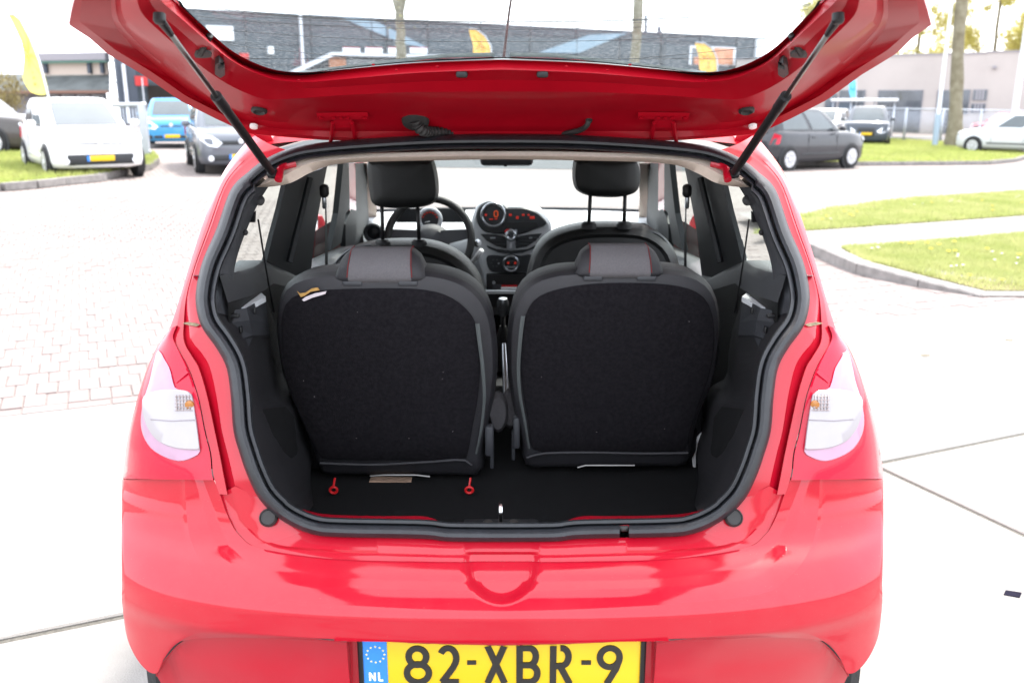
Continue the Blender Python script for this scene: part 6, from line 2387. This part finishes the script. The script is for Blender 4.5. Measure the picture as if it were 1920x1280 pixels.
# lower shelf
dshape('lower_shelf', [(912, 515), (1000, 514), (1000, 575), (912, 575)], 3.71, .06, M['blk'])
seg(932, 537, 16, 9, 3.70, M['gry'], 'power_socket')
face_px(926, 530, 3, 3.70, M['silver'], 'socket_ring')
seg(955, 540, 32, 4, 3.695, M['white'], 'paper_card')
seg(955, 536, 30, 3, 3.696, M['redplastic'], 'red_card')
dshape('shelf_lip', [(906, 546), (1000, 546), (1000, 551), (908, 551)], 3.66, .03, M['dash'])
# speedometer pod behind the steering wheel
seg(808, 404, 130, 26, 3.74, M['pillar'], 'instrument_trough')
ring_px(806, 412, 20, 3.708, .009, M['dash'], 'speedometer_rim')
face_px(806, 412, 19, 3.714, M['grille'], 'speedometer')
for k in range(7):
    a = math.radians(20 + k * 23)
    seg(806 + 14 * math.cos(a), 412 - 14 * math.sin(a), 3, 2, 3.706, M['ledred'], 'speed_mark')
MB().tube([dpx(806, 415, 3.705), dpx(797, 417, 3.705)], .002, 5).build('needle', M['white'], dash)
# side vents
for s in (1, -1):
    c = dpx(700, 437, 3.72)
    R = 15 * c.y / F_PX
    o = MB().tube([sx(c + Vector((R * math.cos(a), 0, R * math.sin(a))), s) for a in np.linspace(0, 2 * math.pi, 34)], .009, 8, cap=False).build('side_vent', M['gry'], dash)
    MB().disc(sx(c, s), (0, -1, 0), [(0, -.01), (R, -.01), (R * .5, -.002), (0, 0)], 26).build('vent_cone', M['grille'], o)
# steering wheel
SWc = on_y(805, 449, 3.56)
Rw = 79 * SWc.y / F_PX * 1.0
tiltm = Matrix.Rotation(math.radians(-22), 3, 'X')
W_ = lambda a, r_, d=0.: SWc + tiltm @ Vector((r_ * math.cos(a), d, r_ * math.sin(a)))
sw = MB().tube([W_(a, Rw) for a in np.linspace(0, 2 * math.pi, 49)], .0155, 12, cap=False).build('steering_wheel', M['leather'], hero)
b = MB()
hubc = [W_(a, .085 * (1 - .25 * abs(math.sin(a))), .02) for a in np.linspace(0, 2 * math.pi, 33)[:-1]]
b.loft([shrink(hubc, 0, .04), shrink(hubc, 0, .0), shrink(hubc, .015, -.018), scale_ring(hubc, .001, -.022)], closed=True)
b.build('airbag_hub', M['gry'], sw)
for a in (math.radians(8), math.radians(172), math.radians(-90)):
    u = Vector((math.cos(a), 0, math.sin(a)))
    v = Vector((-math.sin(a), 0, math.cos(a)))
    pts = [SWc + tiltm @ (u * r_ + v * w) for r_, w in ((.05, .03), (Rw, .018), (Rw, -.018), (.05, -.03))]
    MB().prism(pts, (0, .018, 0)).build('spoke', M['gry'], sw, smooth=False)
MB().tube([SWc + Vector((0, .03, -.01)), SWc + Vector((0, .24, -.06))], .045, 14).build('steering_column', M['blk'], sw)
st_ = MB().tube([on_y(882, 497, 3.62), on_y(903, 470, 3.55)], [.008, .011], 8).build('card_key', M['white'], hero)
for v in st_.data.vertices:
    v.co.x += 0
b = MB().tube([on_y(880, 452, 3.62), on_y(897, 458, 3.6)], [.008, .014], 10)
b.build('wiper_stalk', M['blk'], sw)
MB().disc(on_y(896, 455, 3.585), (.7, -.5, .4), [(0, 0), (.014, 0), (.012, .008), (0, .010)], 14).build('stalk_end', M['silver'], sw)
# gear lever, tunnel, handbrake
MB().box((0, 3.0, .46), (.24, 1.5, .16), bev=.05).build('centre_tunnel', M['blk'], hero)
gk = on_y(943, 574, 3.25)
g_ = MB().tube([gk + Vector((0, .02, -.22)), gk + Vector((0, .005, -.03))], .009, 10).build('gear_lever', M['blk'], hero)
MB().disc(gk + Vector((0, 0, -.03)), (0, -.1, 1), [(0, -.005), (.014, -.005), (.021, .02), (.022, .045), (.016, .062), (0, .066)], 20).build('gear_knob', M['silver'], g_)
MB().disc(gk + Vector((0, .02, -.22)), (0, 0, 1), [(.07, -.02), (.06, .02), (.03, .09), (.012, .14)], 18).build('gear_gaiter', M['leather'], g_)
hb = [on_y(949, 755, 2.45), on_y(947, 690, 2.52), on_y(945, 645, 2.60)]
MB().tube([hb[0], hb[1], hb[2]], [.010, .0085, .0065], 12).build('handbrake', M['silver'], hero)
# driver's mirror inside
mq = MB().box(on_y(950, 299, 3.52), (.205, .035, .050), bev=.018).build('rear_view_mirror', M['gry'], hero)
MB().box(on_y(950, 299, 3.52) + Vector((0, -.019, 0)), (.19, .003, .038), bev=.001).build('mirror_glass', M['grille'], mq)
MB().box(on_y(948, 309, 3.51), (.014, .02, .014), bev=.004).build('dip_tab', M['blk'], mq)
MB().tube([on_y(950, 296, 3.53), on_y(950, 280, 3.56)], .008, 8).build('mirror_stem', M['gry'], mq)
# pale strip of padding right of the right rear seat
b = MB().tube([on_y(x, y, 2.20) for x, y in ((1320, 808), (1304, 828), (1300, 850), (1302, 875))], [.004, .007, .007, .004], 6)
b.build('belt_buckle_strap', M['white'], hero)
MB().box((.47, 2.25, .70), (.10, .10, .2), bev=.02).build('seat_mount', M['blk'], hero)
MB().box((-.47, 2.22, .70), (.10, .10, .2), bev=.02).build('seat_mount', M['blk'], hero)
